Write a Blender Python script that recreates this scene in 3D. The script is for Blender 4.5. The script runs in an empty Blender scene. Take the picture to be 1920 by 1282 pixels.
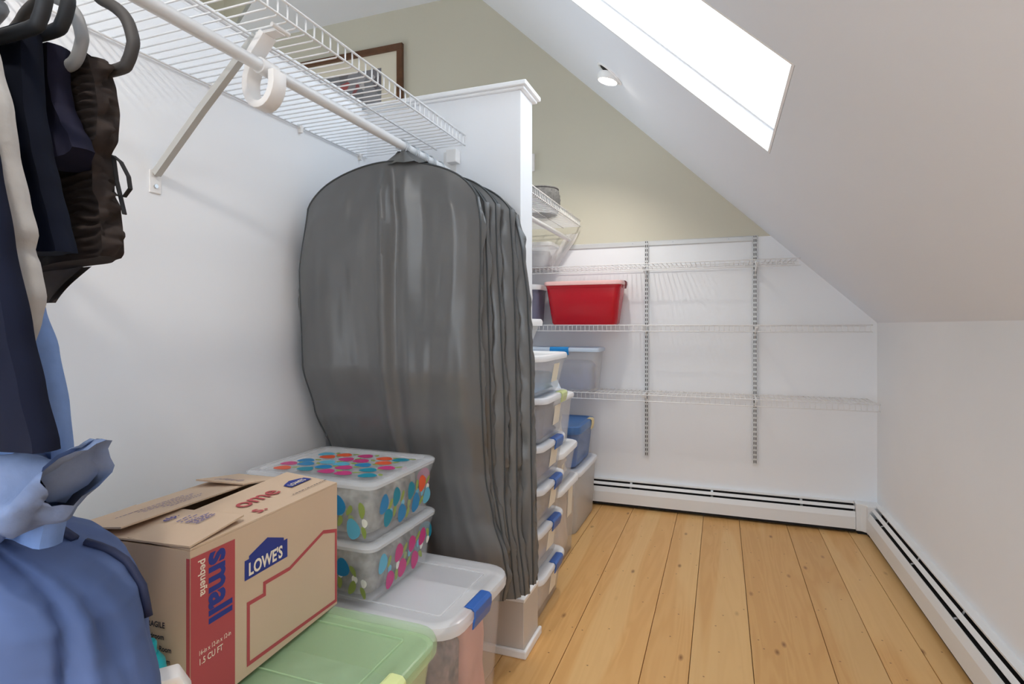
import bpy, bmesh, math, random
from mathutils import Vector, Matrix, noise

random.seed(7)
S = bpy.context.scene
C = S.collection
PI = math.pi

# ------------------------------------------------------------------ camera
YAW = math.atan2(392, 1060)
cam_d = bpy.data.cameras.new('camera')
cam_d.sensor_width = 36.0
cam_d.lens = 36.0 * 1060 / 1920
cam_d.shift_y = -31 / 1920
cam_d.clip_start = 0.02
cam = bpy.data.objects.new('camera', cam_d)
C.objects.link(cam)
cam.location = (0, 0, 1.35)
cam.rotation_euler = (PI / 2, 0, YAW)
S.camera = cam

# ------------------------------------------------------------------ world, exposure
W = bpy.data.worlds.new('daylight')
S.world = W
W.use_nodes = True
bg = W.node_tree.nodes['Background']
bg.inputs['Color'].default_value = (0.80, 0.90, 1.0, 1)
bg.inputs['Strength'].default_value = 1.0
S.view_settings.view_transform = 'Standard'
S.view_settings.look = 'None'
S.view_settings.gamma = 1.0
S.view_settings.exposure = 2.05
S.view_settings.use_curve_mapping = False
# sampling portal in the skylight opening (guides the daylight, gives off none itself)
def portal(loc, rot, sx, sy):
    l = bpy.data.lights.new('daylight_portal', 'AREA'); l.shape = 'RECTANGLE'; l.size = sx; l.size_y = sy
    l.cycles.is_portal = True
    o = bpy.data.objects.new('daylight_portal', l); C.objects.link(o); o.location = loc; o.rotation_euler = rot
portal((-.3165 + .10, 2.2275, 2.577 + .105), (0, math.atan(.951), 0), 1.40, .87)
portal((-.3165 + .10, -1.325, 2.577 + .105), (0, math.atan(.951), 0), 1.40, 1.93)
portal((-.55, -2.68, 1.03), (PI / 2, 0, 0), 1.7, 1.9)
portal((-6.08, 1.7, 1.9), (0, -PI / 2, 0), 2.2, 3.0)
S.cycles.transparent_max_bounces = 48
S.cycles.max_bounces = 14
S.cycles.diffuse_bounces = 8

# ------------------------------------------------------------------ materials
def lin(c):
    return tuple(((v / 255) / 12.92 if v / 255 <= .04045 else ((v / 255 + .055) / 1.055) ** 2.4) for v in c)

MATS = {}
def mat(name, rgb, rough=.6, metal=0., alpha=1., var=.0, vscale=8., bump=0., bscale=60., sheen=0., spec=.5, stretch=(1, 1, 1), emit=None, estr=0., coat=0., bdist=.01):
    if name in MATS:
        return MATS[name]
    m = bpy.data.materials.new(name); m.use_nodes = True
    nt = m.node_tree; p = nt.nodes['Principled BSDF']
    c = lin(rgb)
    p.inputs['Base Color'].default_value = (*c, 1)
    p.inputs['Roughness'].default_value = rough
    p.inputs['Metallic'].default_value = metal
    p.inputs['Alpha'].default_value = alpha
    p.inputs['Specular IOR Level'].default_value = spec
    if coat:
        p.inputs['Coat Weight'].default_value = coat; p.inputs['Coat Roughness'].default_value = .2
    if sheen:
        p.inputs['Sheen Weight'].default_value = sheen
    if emit:
        p.inputs['Emission Color'].default_value = (*lin(emit), 1)
        p.inputs['Emission Strength'].default_value = estr
    tc = nt.nodes.new('ShaderNodeTexCoord'); mp = nt.nodes.new('ShaderNodeMapping')
    mp.inputs['Scale'].default_value = stretch
    nt.links.new(tc.outputs['Object'], mp.inputs['Vector'])
    if var:
        n = nt.nodes.new('ShaderNodeTexNoise'); n.inputs['Scale'].default_value = vscale
        n.inputs['Detail'].default_value = 4
        nt.links.new(mp.outputs['Vector'], n.inputs['Vector'])
        r = nt.nodes.new('ShaderNodeValToRGB')
        r.color_ramp.elements[0].position = .3; r.color_ramp.elements[1].position = .7
        r.color_ramp.elements[0].color = (*[max(0, v * (1 - var)) for v in c], 1)
        r.color_ramp.elements[1].color = (*[min(1, v * (1 + var)) for v in c], 1)
        nt.links.new(n.outputs['Fac'], r.inputs['Fac'])
        nt.links.new(r.outputs['Color'], p.inputs['Base Color'])
    if bump:
        n = nt.nodes.new('ShaderNodeTexNoise'); n.inputs['Scale'].default_value = bscale
        n.inputs['Detail'].default_value = 3
        nt.links.new(mp.outputs['Vector'], n.inputs['Vector'])
        b = nt.nodes.new('ShaderNodeBump'); b.inputs['Strength'].default_value = bump
        b.inputs['Distance'].default_value = bdist
        nt.links.new(n.outputs['Fac'], b.inputs['Height'])
        nt.links.new(b.outputs['Normal'], p.inputs['Normal'])
    MATS[name] = m
    return m

def wood_floor():
    m = bpy.data.materials.new('pine_planks'); m.use_nodes = True
    nt = m.node_tree; L = nt.links.new; N = nt.nodes.new
    p = nt.nodes['Principled BSDF']
    geo = N('ShaderNodeNewGeometry'); oi = N('ShaderNodeObjectInfo')
    off = N('ShaderNodeVectorMath'); off.operation = 'SCALE'
    comb = N('ShaderNodeCombineXYZ')
    L(oi.outputs['Random'], comb.inputs['X']); L(oi.outputs['Random'], comb.inputs['Y']); L(oi.outputs['Random'], comb.inputs['Z'])
    L(comb.outputs[0], off.inputs[0]); off.inputs['Scale'].default_value = 37.
    add = N('ShaderNodeVectorMath'); add.operation = 'ADD'
    L(geo.outputs['Position'], add.inputs[0]); L(off.outputs[0], add.inputs[1])
    mp = N('ShaderNodeMapping'); mp.inputs['Scale'].default_value = (9, .55, 9)
    L(add.outputs[0], mp.inputs['Vector'])
    n1 = N('ShaderNodeTexNoise'); n1.inputs['Scale'].default_value = 1.; n1.inputs['Detail'].default_value = 3; n1.inputs['Distortion'].default_value = .6
    L(mp.outputs[0], n1.inputs['Vector'])
    w = N('ShaderNodeMath'); w.operation = 'MULTIPLY'; w.inputs[1].default_value = 9.
    L(n1.outputs['Fac'], w.inputs[0])
    fr = N('ShaderNodeMath'); fr.operation = 'SINE'
    w2 = N('ShaderNodeMath'); w2.operation = 'MULTIPLY'; w2.inputs[1].default_value = 6.28
    L(w.outputs[0], w2.inputs[0]); L(w2.outputs[0], fr.inputs[0])
    mr = N('ShaderNodeMapRange'); mr.inputs['From Min'].default_value = -1; mr.inputs['From Max'].default_value = 1
    L(fr.outputs[0], mr.inputs['Value'])
    base = N('ShaderNodeMix'); base.data_type = 'RGBA'
    base.inputs[6].default_value = (*lin((218, 170, 108)), 1)
    base.inputs[7].default_value = (*lin((212, 162, 100)), 1)
    L(mr.outputs[0], base.inputs[0])
    # broad tone: heartwood against sapwood streaks
    mp2 = N('ShaderNodeMapping'); mp2.inputs['Scale'].default_value = (5, .35, 5)
    L(add.outputs[0], mp2.inputs['Vector'])
    n2 = N('ShaderNodeTexNoise'); n2.inputs['Scale'].default_value = 1.; n2.inputs['Detail'].default_value = 1
    L(mp2.outputs[0], n2.inputs['Vector'])
    r2 = N('ShaderNodeMapRange'); r2.inputs['From Min'].default_value = .56; r2.inputs['From Max'].default_value = .6; r2.inputs['To Max'].default_value = .5
    L(n2.outputs['Fac'], r2.inputs['Value'])
    sap = N('ShaderNodeMix'); sap.data_type = 'RGBA'
    sap.inputs[7].default_value = (*lin((228, 190, 132)), 1)
    L(r2.outputs[0], sap.inputs[0]); L(base.outputs[2], sap.inputs[6])
    # per plank tone
    hs = N('ShaderNodeHueSaturation')
    rv = N('ShaderNodeMapRange'); rv.inputs['To Min'].default_value = .88; rv.inputs['To Max'].default_value = 1.06
    L(oi.outputs['Random'], rv.inputs['Value']); L(rv.outputs[0], hs.inputs['Value']); L(sap.outputs[2], hs.inputs['Color'])
    # knots
    mk = N('ShaderNodeMapping'); mk.inputs['Scale'].default_value = (4.2, 1.7, 3)
    L(add.outputs[0], mk.inputs['Vector'])
    vo = N('ShaderNodeTexVoronoi'); vo.inputs['Scale'].default_value = 1.15; vo.feature = 'F1'; vo.voronoi_dimensions = '2D'
    L(mk.outputs[0], vo.inputs['Vector'])
    kr = N('ShaderNodeMapRange'); kr.inputs['From Min'].default_value = .012; kr.inputs['From Max'].default_value = .06; kr.inputs['To Min'].default_value = .8; kr.inputs['To Max'].default_value = 0
    L(vo.outputs['Distance'], kr.inputs['Value'])
    nk = N('ShaderNodeTexNoise'); nk.inputs['Scale'].default_value = 2.3; L(add.outputs[0], nk.inputs['Vector'])
    nkr = N('ShaderNodeMapRange'); nkr.inputs['From Min'].default_value = .45; nkr.inputs['From Max'].default_value = .58
    L(nk.outputs['Fac'], nkr.inputs['Value'])
    km = N('ShaderNodeMath'); km.operation = 'MULTIPLY'; L(kr.outputs[0], km.inputs[0]); L(nkr.outputs[0], km.inputs[1])
    kn = N('ShaderNodeMix'); kn.data_type = 'RGBA'; kn.inputs[7].default_value = (*lin((120, 72, 34)), 1)
    L(km.outputs[0], kn.inputs[0]); L(hs.outputs[0], kn.inputs[6])
    # pin knots and nail heads
    vo2 = N('ShaderNodeTexVoronoi'); vo2.inputs['Scale'].default_value = 5.2; vo2.voronoi_dimensions = '2D'
    L(add.outputs[0], vo2.inputs['Vector'])
    kr2 = N('ShaderNodeMapRange'); kr2.inputs['From Min'].default_value = .012; kr2.inputs['From Max'].default_value = .025; kr2.inputs['To Min'].default_value = .75; kr2.inputs['To Max'].default_value = 0
    L(vo2.outputs['Distance'], kr2.inputs['Value'])
    kn2 = N('ShaderNodeMix'); kn2.data_type = 'RGBA'; kn2.inputs[7].default_value = (*lin((96, 56, 26)), 1)
    L(kr2.outputs[0], kn2.inputs[0]); L(kn.outputs[2], kn2.inputs[6])
    L(kn2.outputs[2], p.inputs['Base Color'])
    p.inputs['Roughness'].default_value = .42
    p.inputs['Specular IOR Level'].default_value = .35
    return m

def print_mat(name, rgb):
    return mat(name, rgb, rough=.75)

WALL = mat('white_wall_paint', (238, 241, 245), .85, var=.012, vscale=1.5)
LEFTW = mat('white_panel_paint', (242, 244, 247), .7)
OLIVE = mat('olive_wall_paint', (205, 202, 186), .85, var=.015, vscale=1.2)
CEIL = mat('ceiling_paint', (232, 238, 247), .9, var=.01, vscale=1.)
TRIM = mat('white_gloss_trim', (244, 245, 246), .35)
PLINTH = mat('taupe_plinth_paint', (205, 196, 186), .6)
WIRE = mat('white_coated_wire', (240, 241, 242), .35)
ROD = mat('white_enamel_rod', (226, 228, 230), .3)
PLAST = mat('white_plastic', (236, 234, 232), .35)
BRACE = mat('grey_white_brace', (196, 195, 190), .4)
HEAT = mat('heater_enamel', (232, 234, 235), .4)
BLACK = mat('black_void', (22, 22, 23), .8)
STEEL = mat('bright_steel', (190, 194, 198), .28, metal=.9)
FLOOR = wood_floor()
GREYBAG = mat('grey_bag_fabric', (94, 95, 95), .36, var=.04, vscale=5, bump=.3, bscale=4, spec=.5, coat=.4, bdist=.03, stretch=(1, 1, .7))
GREYPIPE = mat('dark_grey_piping', (62, 66, 68), .5)
CARD = mat('kraft_cardboard', (204, 178, 152), .85, var=.03, vscale=3, bump=.02, bscale=120)
CARDIN = mat('kraft_cardboard_edge', (150, 118, 84), .9)
RED = print_mat('red_print', (176, 74, 78))
NAVY = print_mat('blue_print', (38, 52, 132))
CREAMP = print_mat('cream_print', (236, 224, 206))
INK = print_mat('dark_ink_print', (44, 40, 56))
CLEAR = mat('clear_plastic', (250, 251, 253), .16, alpha=.24)
XCLEAR = mat('glassy_plastic', (240, 243, 248), .12, alpha=.13)
CLEARW = mat('milky_plastic', (226, 228, 230), .28, alpha=.55)
LIDW = mat('white_lid_plastic', (246, 247, 248), .3)
LIDM = mat('milky_lid_plastic', (246, 248, 252), .25, alpha=.86)
LIDC = mat('clear_lid_plastic', (248, 250, 253), .2, alpha=.42)
BLUE = mat('blue_latch_plastic', (50, 100, 180), .35)
BRBLUE = mat('bright_blue_latch_plastic', (22, 134, 206), .35)
LIME = mat('lime_latch_plastic', (206, 218, 150), .35)
GREENL = mat('pale_green_lid_plastic', (190, 224, 176), .25, alpha=.36)
GREENLAT = mat('yellow_green_latch_plastic', (222, 232, 164), .3)
REDP = mat('red_translucent_plastic', (206, 22, 42), .22, alpha=.8)
PINKL = mat('pale_pink_lid_plastic', (240, 196, 194), .3, alpha=.9)
BLUEL = mat('blue_lid_plastic', (72, 114, 170), .35)
BLUEB = mat('blue_tint_plastic', (120, 150, 206), .25, alpha=.6)
STICK = mat('cream_paper_sticker', (244, 238, 222), .8)
PAPER = mat('white_paper', (246, 246, 246), .8)

# ------------------------------------------------------------------ mesh helpers
class MB:
    def __init__(s): s.v = []; s.f = []; s.mi = []
    def add(s, vs, fs, mi=0):
        o = len(s.v); s.v += [tuple(q) for q in vs]
        for f in fs: s.f.append(tuple(i + o for i in f)); s.mi.append(mi)
    def box(s, a, b, mi=0):
        x0, y0, z0 = a; x1, y1, z1 = b
        s.add([(x0, y0, z0), (x1, y0, z0), (x1, y1, z0), (x0, y1, z0), (x0, y0, z1), (x1, y0, z1), (x1, y1, z1), (x0, y1, z1)],
              [(0, 3, 2, 1), (4, 5, 6, 7), (0, 1, 5, 4), (1, 2, 6, 5), (2, 3, 7, 6), (3, 0, 4, 7)], mi)
    def prism(s, poly, vec, mi=0):
        """poly: list of 3-D points, extruded along vec"""
        n = len(poly); vec = Vector(vec)
        vs = [Vector(q) for q in poly] + [Vector(q) + vec for q in poly]
        s.add(vs, [tuple(range(n))[::-1], tuple(range(n, 2 * n))] + [(i, (i + 1) % n, n + (i + 1) % n, n + i) for i in range(n)], mi)
    def tube(s, path, r, n=6, closed=False, caps=True, mi=0, flat=None):
        path = [Vector(q) for q in path]; m = len(path)
        rs = r if isinstance(r, (list, tuple)) else [r] * m
        rings = []; prev = None
        for i, q in enumerate(path):
            if closed: t = path[(i + 1) % m] - path[i - 1]
            else: t = path[min(i + 1, m - 1)] - path[max(i - 1, 0)]
            t.normalize()
            if prev is None:
                a = Vector((0, 0, 1)) if abs(t.z) < .9 else Vector((1, 0, 0))
                nrm = t.cross(a).normalized()
            else:
                nrm = (prev - t * prev.dot(t)).normalized()
            prev = nrm; bn = t.cross(nrm)
            ring = []
            for k in range(n):
                an = 2 * PI * (k + .5) / n
                ring.append(q + (nrm * math.cos(an) + bn * math.sin(an)) * rs[i])
            rings.append(ring)
        vs = [p for rg in rings for p in rg]; fs = []
        for i in range(m if closed else m - 1):
            j = (i + 1) % m
            for k in range(n):
                fs.append((i * n + k, i * n + (k + 1) % n, j * n + (k + 1) % n, j * n + k))
        if caps and not closed:
            fs.append(tuple(range(n))[::-1]); fs.append(tuple((m - 1) * n + k for k in range(n)))
        s.add(vs, fs, mi)
    def ribbon(s, path, w, t, mi=0):
        """flat bar: path in any plane, w = vector of full width, t = thickness"""
        path = [Vector(q) for q in path]; w = Vector(w); m = len(path); vs = []
        for i, q in enumerate(path):
            tg = (path[min(i + 1, m - 1)] - path[max(i - 1, 0)]).normalized()
            nr = tg.cross(w).normalized() * t / 2
            vs += [q - w / 2 - nr, q + w / 2 - nr, q + w / 2 + nr, q - w / 2 + nr]
        fs = [(3, 2, 1, 0), tuple(4 * (m - 1) + k for k in range(4))]
        for i in range(m - 1):
            for k in range(4):
                fs.append((4 * i + k, 4 * i + (k + 1) % 4, 4 * i + 4 + (k + 1) % 4, 4 * i + 4 + k))
        s.add(vs, fs, mi)
    def loft(s, loops, cap0=True, cap1=True, mi=0):
        n = len(loops[0]); vs = [p for l in loops for p in l]; fs = []
        for i in range(len(loops) - 1):
            for k in range(n):
                fs.append((i * n + k, i * n + (k + 1) % n, (i + 1) * n + (k + 1) % n, (i + 1) * n + k))
        if cap0: fs.append(tuple(range(n))[::-1])
        if cap1: fs.append(tuple((len(loops) - 1) * n + k for k in range(n)))
        s.add(vs, fs, mi)
    def build(s, name, m, parent=None, smooth=False, bevel=0., loc=None, angle=None):
        me = bpy.data.meshes.new(name); me.from_pydata(s.v, [], s.f)
        ms = m if isinstance(m, (list, tuple)) else [m]
        for k in ms: me.materials.append(k)
        if len(ms) > 1: me.polygons.foreach_set('material_index', s.mi)
        bm = bmesh.new(); bm.from_mesh(me)
        bmesh.ops.recalc_face_normals(bm, faces=bm.faces)
        if bevel:
            ed = [e for e in bm.edges if len(e.link_faces) == 2 and e.calc_face_angle(0) > .5]
            bmesh.ops.bevel(bm, geom=ed, offset=bevel, segments=2, affect='EDGES', profile=.5)
        bm.to_mesh(me); bm.free()
        if smooth:
            me.polygons.foreach_set('use_smooth', [True] * len(me.polygons))
            if angle: me.set_sharp_from_angle(angle=angle)
        o = bpy.data.objects.new(name, me); C.objects.link(o)
        if parent: o.parent = parent
        if loc: o.location = loc
        return o

def tag(o, label, cat, group=None):
    o['label'] = label; o['category'] = cat
    if group: o['group'] = group
    return o
def struct(o, label=None, cat=None):
    o['kind'] = 'structure'
    if label: o['label'] = label
    if cat: o['category'] = cat
    return o
def thing(name, label, cat, loc=(0, 0, 0), rotz=0, group=None):
    o = bpy.data.objects.new(name, None); C.objects.link(o)
    o.empty_display_size = .05
    o.location = loc; o.rotation_euler = (0, 0, rotz)
    return tag(o, label, cat, group)
def share(o, parent, loc):
    c = o.copy(); C.objects.link(c); c.parent = parent; c.location = loc
    return c
def rrect(hx, hy, r, z, cx=0, cy=0, n=5):
    r = min(r, hx - 1e-4, hy - 1e-4); pts = []
    for (sx, sy, a0) in ((1, 1, 0), (-1, 1, PI / 2), (-1, -1, PI), (1, -1, 1.5 * PI)):
        for k in range(n + 1):
            a = a0 + PI / 2 * k / n
            pts.append((cx + sx * (hx - r) + r * math.cos(a), cy + sy * (hy - r) + r * math.sin(a), z))
    return pts
def table(tb):
    """piecewise smooth lookup; tb sorted by key"""
    def f(z):
        if z <= tb[0][0]: return tb[0][1]
        for (a, va), (b, vb) in zip(tb, tb[1:]):
            if z <= b:
                t = (z - a) / (b - a); t = t * t * (3 - 2 * t) * .5 + t * .5
                return va + (vb - va) * t
        return tb[-1][1]
    return f
def nz(x, y, z): return noise.noise((x, y, z))
def text_mesh(name, s, size, m, parent, origin, right, up, thick=0., lift=.0006, align='LEFT', squeeze=1.):
    cu = bpy.data.curves.new(name, 'FONT'); cu.body = s; cu.size = size; cu.offset = thick
    cu.align_x = align; cu.resolution_u = 3
    o = bpy.data.objects.new(name, cu); C.objects.link(o)
    bpy.context.view_layer.update()
    dg = bpy.context.evaluated_depsgraph_get()
    me = bpy.data.meshes.new_from_object(o.evaluated_get(dg))
    bpy.data.objects.remove(o)
    r = Vector(right).normalized(); u = Vector(up).normalized(); n = r.cross(u)
    og = Vector(origin) + n * lift
    for v in me.vertices:
        v.co = og + r * v.co.x * squeeze + u * v.co.y
    me.materials.clear(); me.materials.append(m)
    t = bpy.data.objects.new(name, me); C.objects.link(t); t.parent = parent
    return t
def decal(name, poly2, m, parent, origin, right, up, lift=.0005):
    r = Vector(right).normalized(); u = Vector(up).normalized(); n = r.cross(u)
    og = Vector(origin) + n * lift
    b = MB(); b.add([og + r * x + u * y for x, y in poly2], [tuple(range(len(poly2)))])
    return b.build(name, m, parent)

# ================================================================== THE SHELL
D = 4.29            # far gable wall
XL = -1.51          # white half wall on the left
XR = 0.956          # knee wall on the right
KZ = 1.367          # knee wall height
SM = 0.951          # roof pitch
YN = -2.6           # the room runs on behind the camera
ZC = 4.11           # flat ceiling of the loft beyond
def zs(x): return KZ + SM * (XR - x)
XTOP = XR - (ZC - KZ) / SM

# floor: a dark subfloor with every board on it
b = MB(); b.box((-6, YN, -.06), (XR + .05, D + .05, -.022))
floor = struct(b.build('floor', BLACK), 'wide yellow pine plank floor with dark knots', 'floor')
seams = [-6.0, -5.7, -5.43, -5.2, -4.9, -4.66, -4.4, -4.1, -3.86, -3.6, -3.33, -3.1, -2.8, -2.55, -2.3, -2.02, -1.78, -1.52, -1.30, -1.06, -.841, -.607, -.293, -.117, .118, .415, .605, .781, 1.0]
for a, c in zip(seams, seams[1:]):
    hw = (c - a) / 2 - .0013
    b = MB(); b.box((-hw, YN, -.0215), (hw, D, 0))
    b.build('plank', FLOOR, floor, bevel=.0012, loc=((a + c) / 2, 0, 0))

# far gable wall: white below the rail, olive above
ZP = 1.97
b = MB()
xp = XR - (ZP - KZ) / SM
b.prism([(-6, D, 0), (XR, D, 0), (XR, D, KZ), (xp, D, ZP), (-6, D, ZP)], (0, .1, 0), 0)
b.prism([(-6, D, ZP), (xp, D, ZP), (XTOP, D, ZC), (-4.6, D, ZC), (-4.6, D, 5.36), (-6, D, 5.36)], (0, .1, 0), 1)
struct(b.build('wall_back', [WALL, OLIVE]), 'gable end wall, white below and olive above', 'wall')
b = MB(); b.box((XR, YN, 0), (XR + .1, D + .1, KZ))
struct(b.build('wall_right', WALL), 'low white knee wall under the roof slope', 'wall')

# the wall behind the camera and the loft's far side wall, each with an opening added to let in fill daylight
b = MB()
WX0, WX1, WZ0, WZ1 = -1.4, .3, .08, 1.98
for (x0, x1, z0, z1) in ((-6, WX0, 0, 5.3), (WX1, XR, 0, KZ), (WX0, WX1, 0, WZ0)):
    b.box((x0, YN - .1, z0), (x1, YN, z1))
b.prism([(WX0, YN, WZ1), (XR - .62, YN, WZ1), (WX0, YN, KZ + SM * (XR - WX0))], (0, -.1, 0))
struct(b.build('wall_front', WALL), 'white wall behind the camera', 'wall')
b = MB()
for (y0, y1, z0, z1) in ((YN, .2, 0, 5.3), (3.2, D, 0, 5.3), (.2, 3.2, 0, .8), (.2, 3.2, 3.0, 5.3)):
    b.box((-6.1, y0, z0), (-6, y1, z1))
struct(b.build('wall_side', OLIVE), 'olive side wall of the loft beyond', 'wall')

# sloping ceiling with the skylight opening
SKX0, SKX1, SKY0, SKY1 = -.83, .197, 1.785, 2.67
b = MB()
def sq(x0, x1, y0, y1):
    vs = [(x0, y0, zs(x0)), (x1, y0, zs(x1)), (x1, y1, zs(x1)), (x0, y1, zs(x0))]
    b.prism(vs, (.08, 0, .084))
XPK = -3.15
SKA, SKB = -2.3, -.35
sq(XPK, XR, YN, SKA); sq(XPK, SKX0, SKA, SKB); sq(SKX1, XR, SKA, SKB); sq(XPK, XR, SKB, SKY0); sq(XTOP, XR, SKY1, D); sq(XPK, SKX0, SKY0, SKY1); sq(SKX1, XR, SKY0, SKY1)
struct(b.build('ceiling', CEIL), 'sloping white ceiling with a skylight opening', 'ceiling')
# flat loft ceiling, with a raised olive well before it
b = MB(); b.prism([(XTOP, D, ZC), (XTOP, 2.68, ZC), (-4.65, D, ZC)], (0, 0, .06))
struct(b.build('ceiling_upper', CEIL), 'flat white loft ceiling by the gable wall', 'ceiling')
b = MB(); b.prism([(XTOP, 2.68, ZC + .001), (-4.65, D, ZC + .001), (-4.63, D + .05, ZC + .001), (XTOP + .02, 2.73, ZC + .001)], (0, 0, 1.2))
b.box((-6, YN, 5.3), (XPK + .1, D, 5.36))
struct(b.build('wall_upper', OLIVE), 'olive wall rising above the loft ceiling edge', 'wall')

# skylights: shaft lining, frame and pane; the second, behind the camera, is added for fill daylight
nv = Vector((SM, 0, 1)).normalized(); dn = Vector((1, 0, -SM)).normalized()
GL = mat('skylight_glass', (244, 248, 252), .05, alpha=.06)
def skylight(name, label, y0_, y1_):
    sk = struct(thing(name, label, 'window', ((SKX0 + SKX1) / 2, (y0_ + y1_) / 2, zs((SKX0 + SKX1) / 2))))
    Ls = (SKX1 - SKX0) * math.sqrt(1 + SM * SM) / 2; Wy = (y1_ - y0_) / 2
    def skp(a, yy, h): return dn * a + Vector((0, yy, 0)) + nv * h
    def skbox(bb, a0, a1, y0, y1, h0, h1):
        bb.loft([[skp(a0, y0, h0), skp(a1, y0, h0), skp(a1, y1, h0), skp(a0, y1, h0)], [skp(a0, y0, h1), skp(a1, y0, h1), skp(a1, y1, h1), skp(a0, y1, h1)]])
    for (a0, a1, y0, y1) in ((-Ls + .002, -Ls + .012, -Wy + .013, Wy - .013), (Ls - .012, Ls - .002, -Wy + .013, Wy - .013), (-Ls + .002, Ls - .002, -Wy + .002, -Wy + .012), (-Ls + .002, Ls - .002, Wy - .012, Wy - .002)):
        bb = MB(); skbox(bb, a0, a1, y0, y1, .0, .10); bb.build('shaft_board', TRIM, sk)
    bb = MB()
    for (a0, a1, y0, y1) in ((-Ls + .013, -Ls + .03, -Wy + .013, Wy - .013), (Ls - .03, Ls - .013, -Wy + .013, Wy - .013), (-Ls + .03, Ls - .03, -Wy + .013, -Wy + .03), (-Ls + .03, Ls - .03, Wy - .03, Wy - .013)):
        skbox(bb, a0, a1, y0, y1, .08, .10)
    bb.build('window_frame', TRIM, sk)
    bb = MB(); skbox(bb, -Ls + .03, Ls - .03, -Wy + .03, Wy - .03, .086, .092); bb.build('pane', GL, sk)
skylight('window_1', 'large rectangular roof skylight full of white sky', SKY0, SKY1)
skylight('fill_skylight', 'unseen fill skylight added in the roof behind the camera', SKA, SKB)

# left half wall, divider wall, their caps, the plinth box at the divider's foot
HW = 2.315
YD0, YD1, XD = 2.185, 2.335, -.77
b = MB(); b.box((XL - .11, YN, 0), (XL, D, HW))
struct(b.build('wall_left', LEFTW), 'white half wall behind the hanging clothes', 'wall')
b = MB(); b.box((XL, YD0, 0), (XD, YD1, HW))
struct(b.build('wall_divider', LEFTW, bevel=.002), 'short white divider wall with a square end', 'wall')
def cap(x0, x1, y0, y1, name, label):
    b = MB(); b.box((x0, y0, HW + .012), (x1, y1, HW + .032)); 
    b.box((x0 + .012, y0 + .012, HW), (x1 - .012, y1 - .012, HW + .012))
    struct(b.build(name, TRIM, bevel=.004), label, 'trim')
cap(XL - .135, XD + .03, YD0 - .025, YD1 + .03, 'trim_1', 'white moulded cap on the divider wall')
cap(XL - .135, XL + .012, YN, YD0 - .026, 'trim_2', 'white moulded cap on the left half wall')
cap(XL - .135, XL + .012, YD1 + .031, D, 'trim_4', 'white moulded cap on the half wall behind the divider')
pl = struct(thing('trim_3', 'boxed plinth with white cap at foot of divider wall', 'trim', (-.86, 2.26, 0)))
b = MB(); b.box((-.09, -.09, 0), (.108, .10, .222)); b.build('body', PLINTH, pl, bevel=.002)
b = MB(); b.box((-.09, -.092, .222), (.112, .102, .237)); b.build('cap', TRIM, pl, bevel=.003)
b = MB(); b.prism([(-.09, -.105, 0), (.123, -.105, 0), (.123, .112, 0), (.108, .112, 0), (.108, -.09, 0), (-.09, -.09, 0)], (0, 0, .035)); b.build('shoe_moulding', TRIM, pl, bevel=.006)

# ================================================================== HEATERS
def heater(label, loc, rotz, length, h):
    """local x along the wall, local -y out of the wall"""
    t = thing('baseboard_heater', label, 'heater', loc, rotz)
    b = MB(); b.prism([(0, 0, .012), (0, -.004, .012), (0, -.004, h - .004), (0, -.034, h - .003), (0, -.034, h - .008), (0, -.036, h - .008), (0, -.036, h), (0, 0, h)], (length, 0, 0)); b.build('back_panel', HEAT, t)
    ft = h * .74
    b = MB(); b.prism([(0, -.0785, .03), (0, -.0835, .03), (0, -.0835, ft - .034), (0, -.079, ft - .022), (0, -.070, ft), (0, -.066, ft), (0, -.075, ft - .024), (0, -.0785, ft - .034)], (length, 0, 0)); b.build('front_panel', HEAT, t)
    b = MB(); b.prism([(0, -.058, h - .036), (0, -.044, h - .020), (0, -.044, h - .0225), (0, -.058, h - .0385)], (length, 0, 0)); b.build('damper_blade', HEAT, t)
    b = MB(); b.box((0, -.074, .012), (length, -.0045, .03)); b.box((0, -.066, .03), (length, -.0045, ft - .03)); b.box((0, -.006, ft - .03), (length, -.0042, h - .006)); b.build('dark_interior', BLACK, t)
    n = int(length / .52)
    for i in range(n):
        x = (i + .45) * length / n
        b = MB(); b.ribbon([(x, -.03, h - .012), (x, -.045, h - .042), (x, -.066, h - .05)], (.016, 0, 0), .0015); b.build('bracket', STEEL, t)
    return t
heater('long low baseboard heater along the far wall under the wire shelves', (-1.45, D, 0), 0, 2.268, .192)
heater('long low baseboard heater along the knee wall at right', (XR, 4.155, 0), -PI / 2, 5.6, .207)
ct = thing('heater_corner_cover', 'white angled cover joining the two baseboard heaters', 'heater', (XR, D, 0))
b = MB(); b.prism([(0, 0, .02), (-.136, 0, .02), (-.136, -.082, .02), (-.105, -.082, .02), (-.082, -.105, .02), (-.082, -.133, .02), (0, -.133, .02)], (0, 0, .176)); b.build('cover', HEAT, ct, bevel=.004)
b = MB(); b.box((-.125, -.075, 0), (-.005, -.005, .0195)); b.box((-.07, -.125, 0), (-.005, -.0755, .0195)); b.build('base', BLACK, ct)

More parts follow.
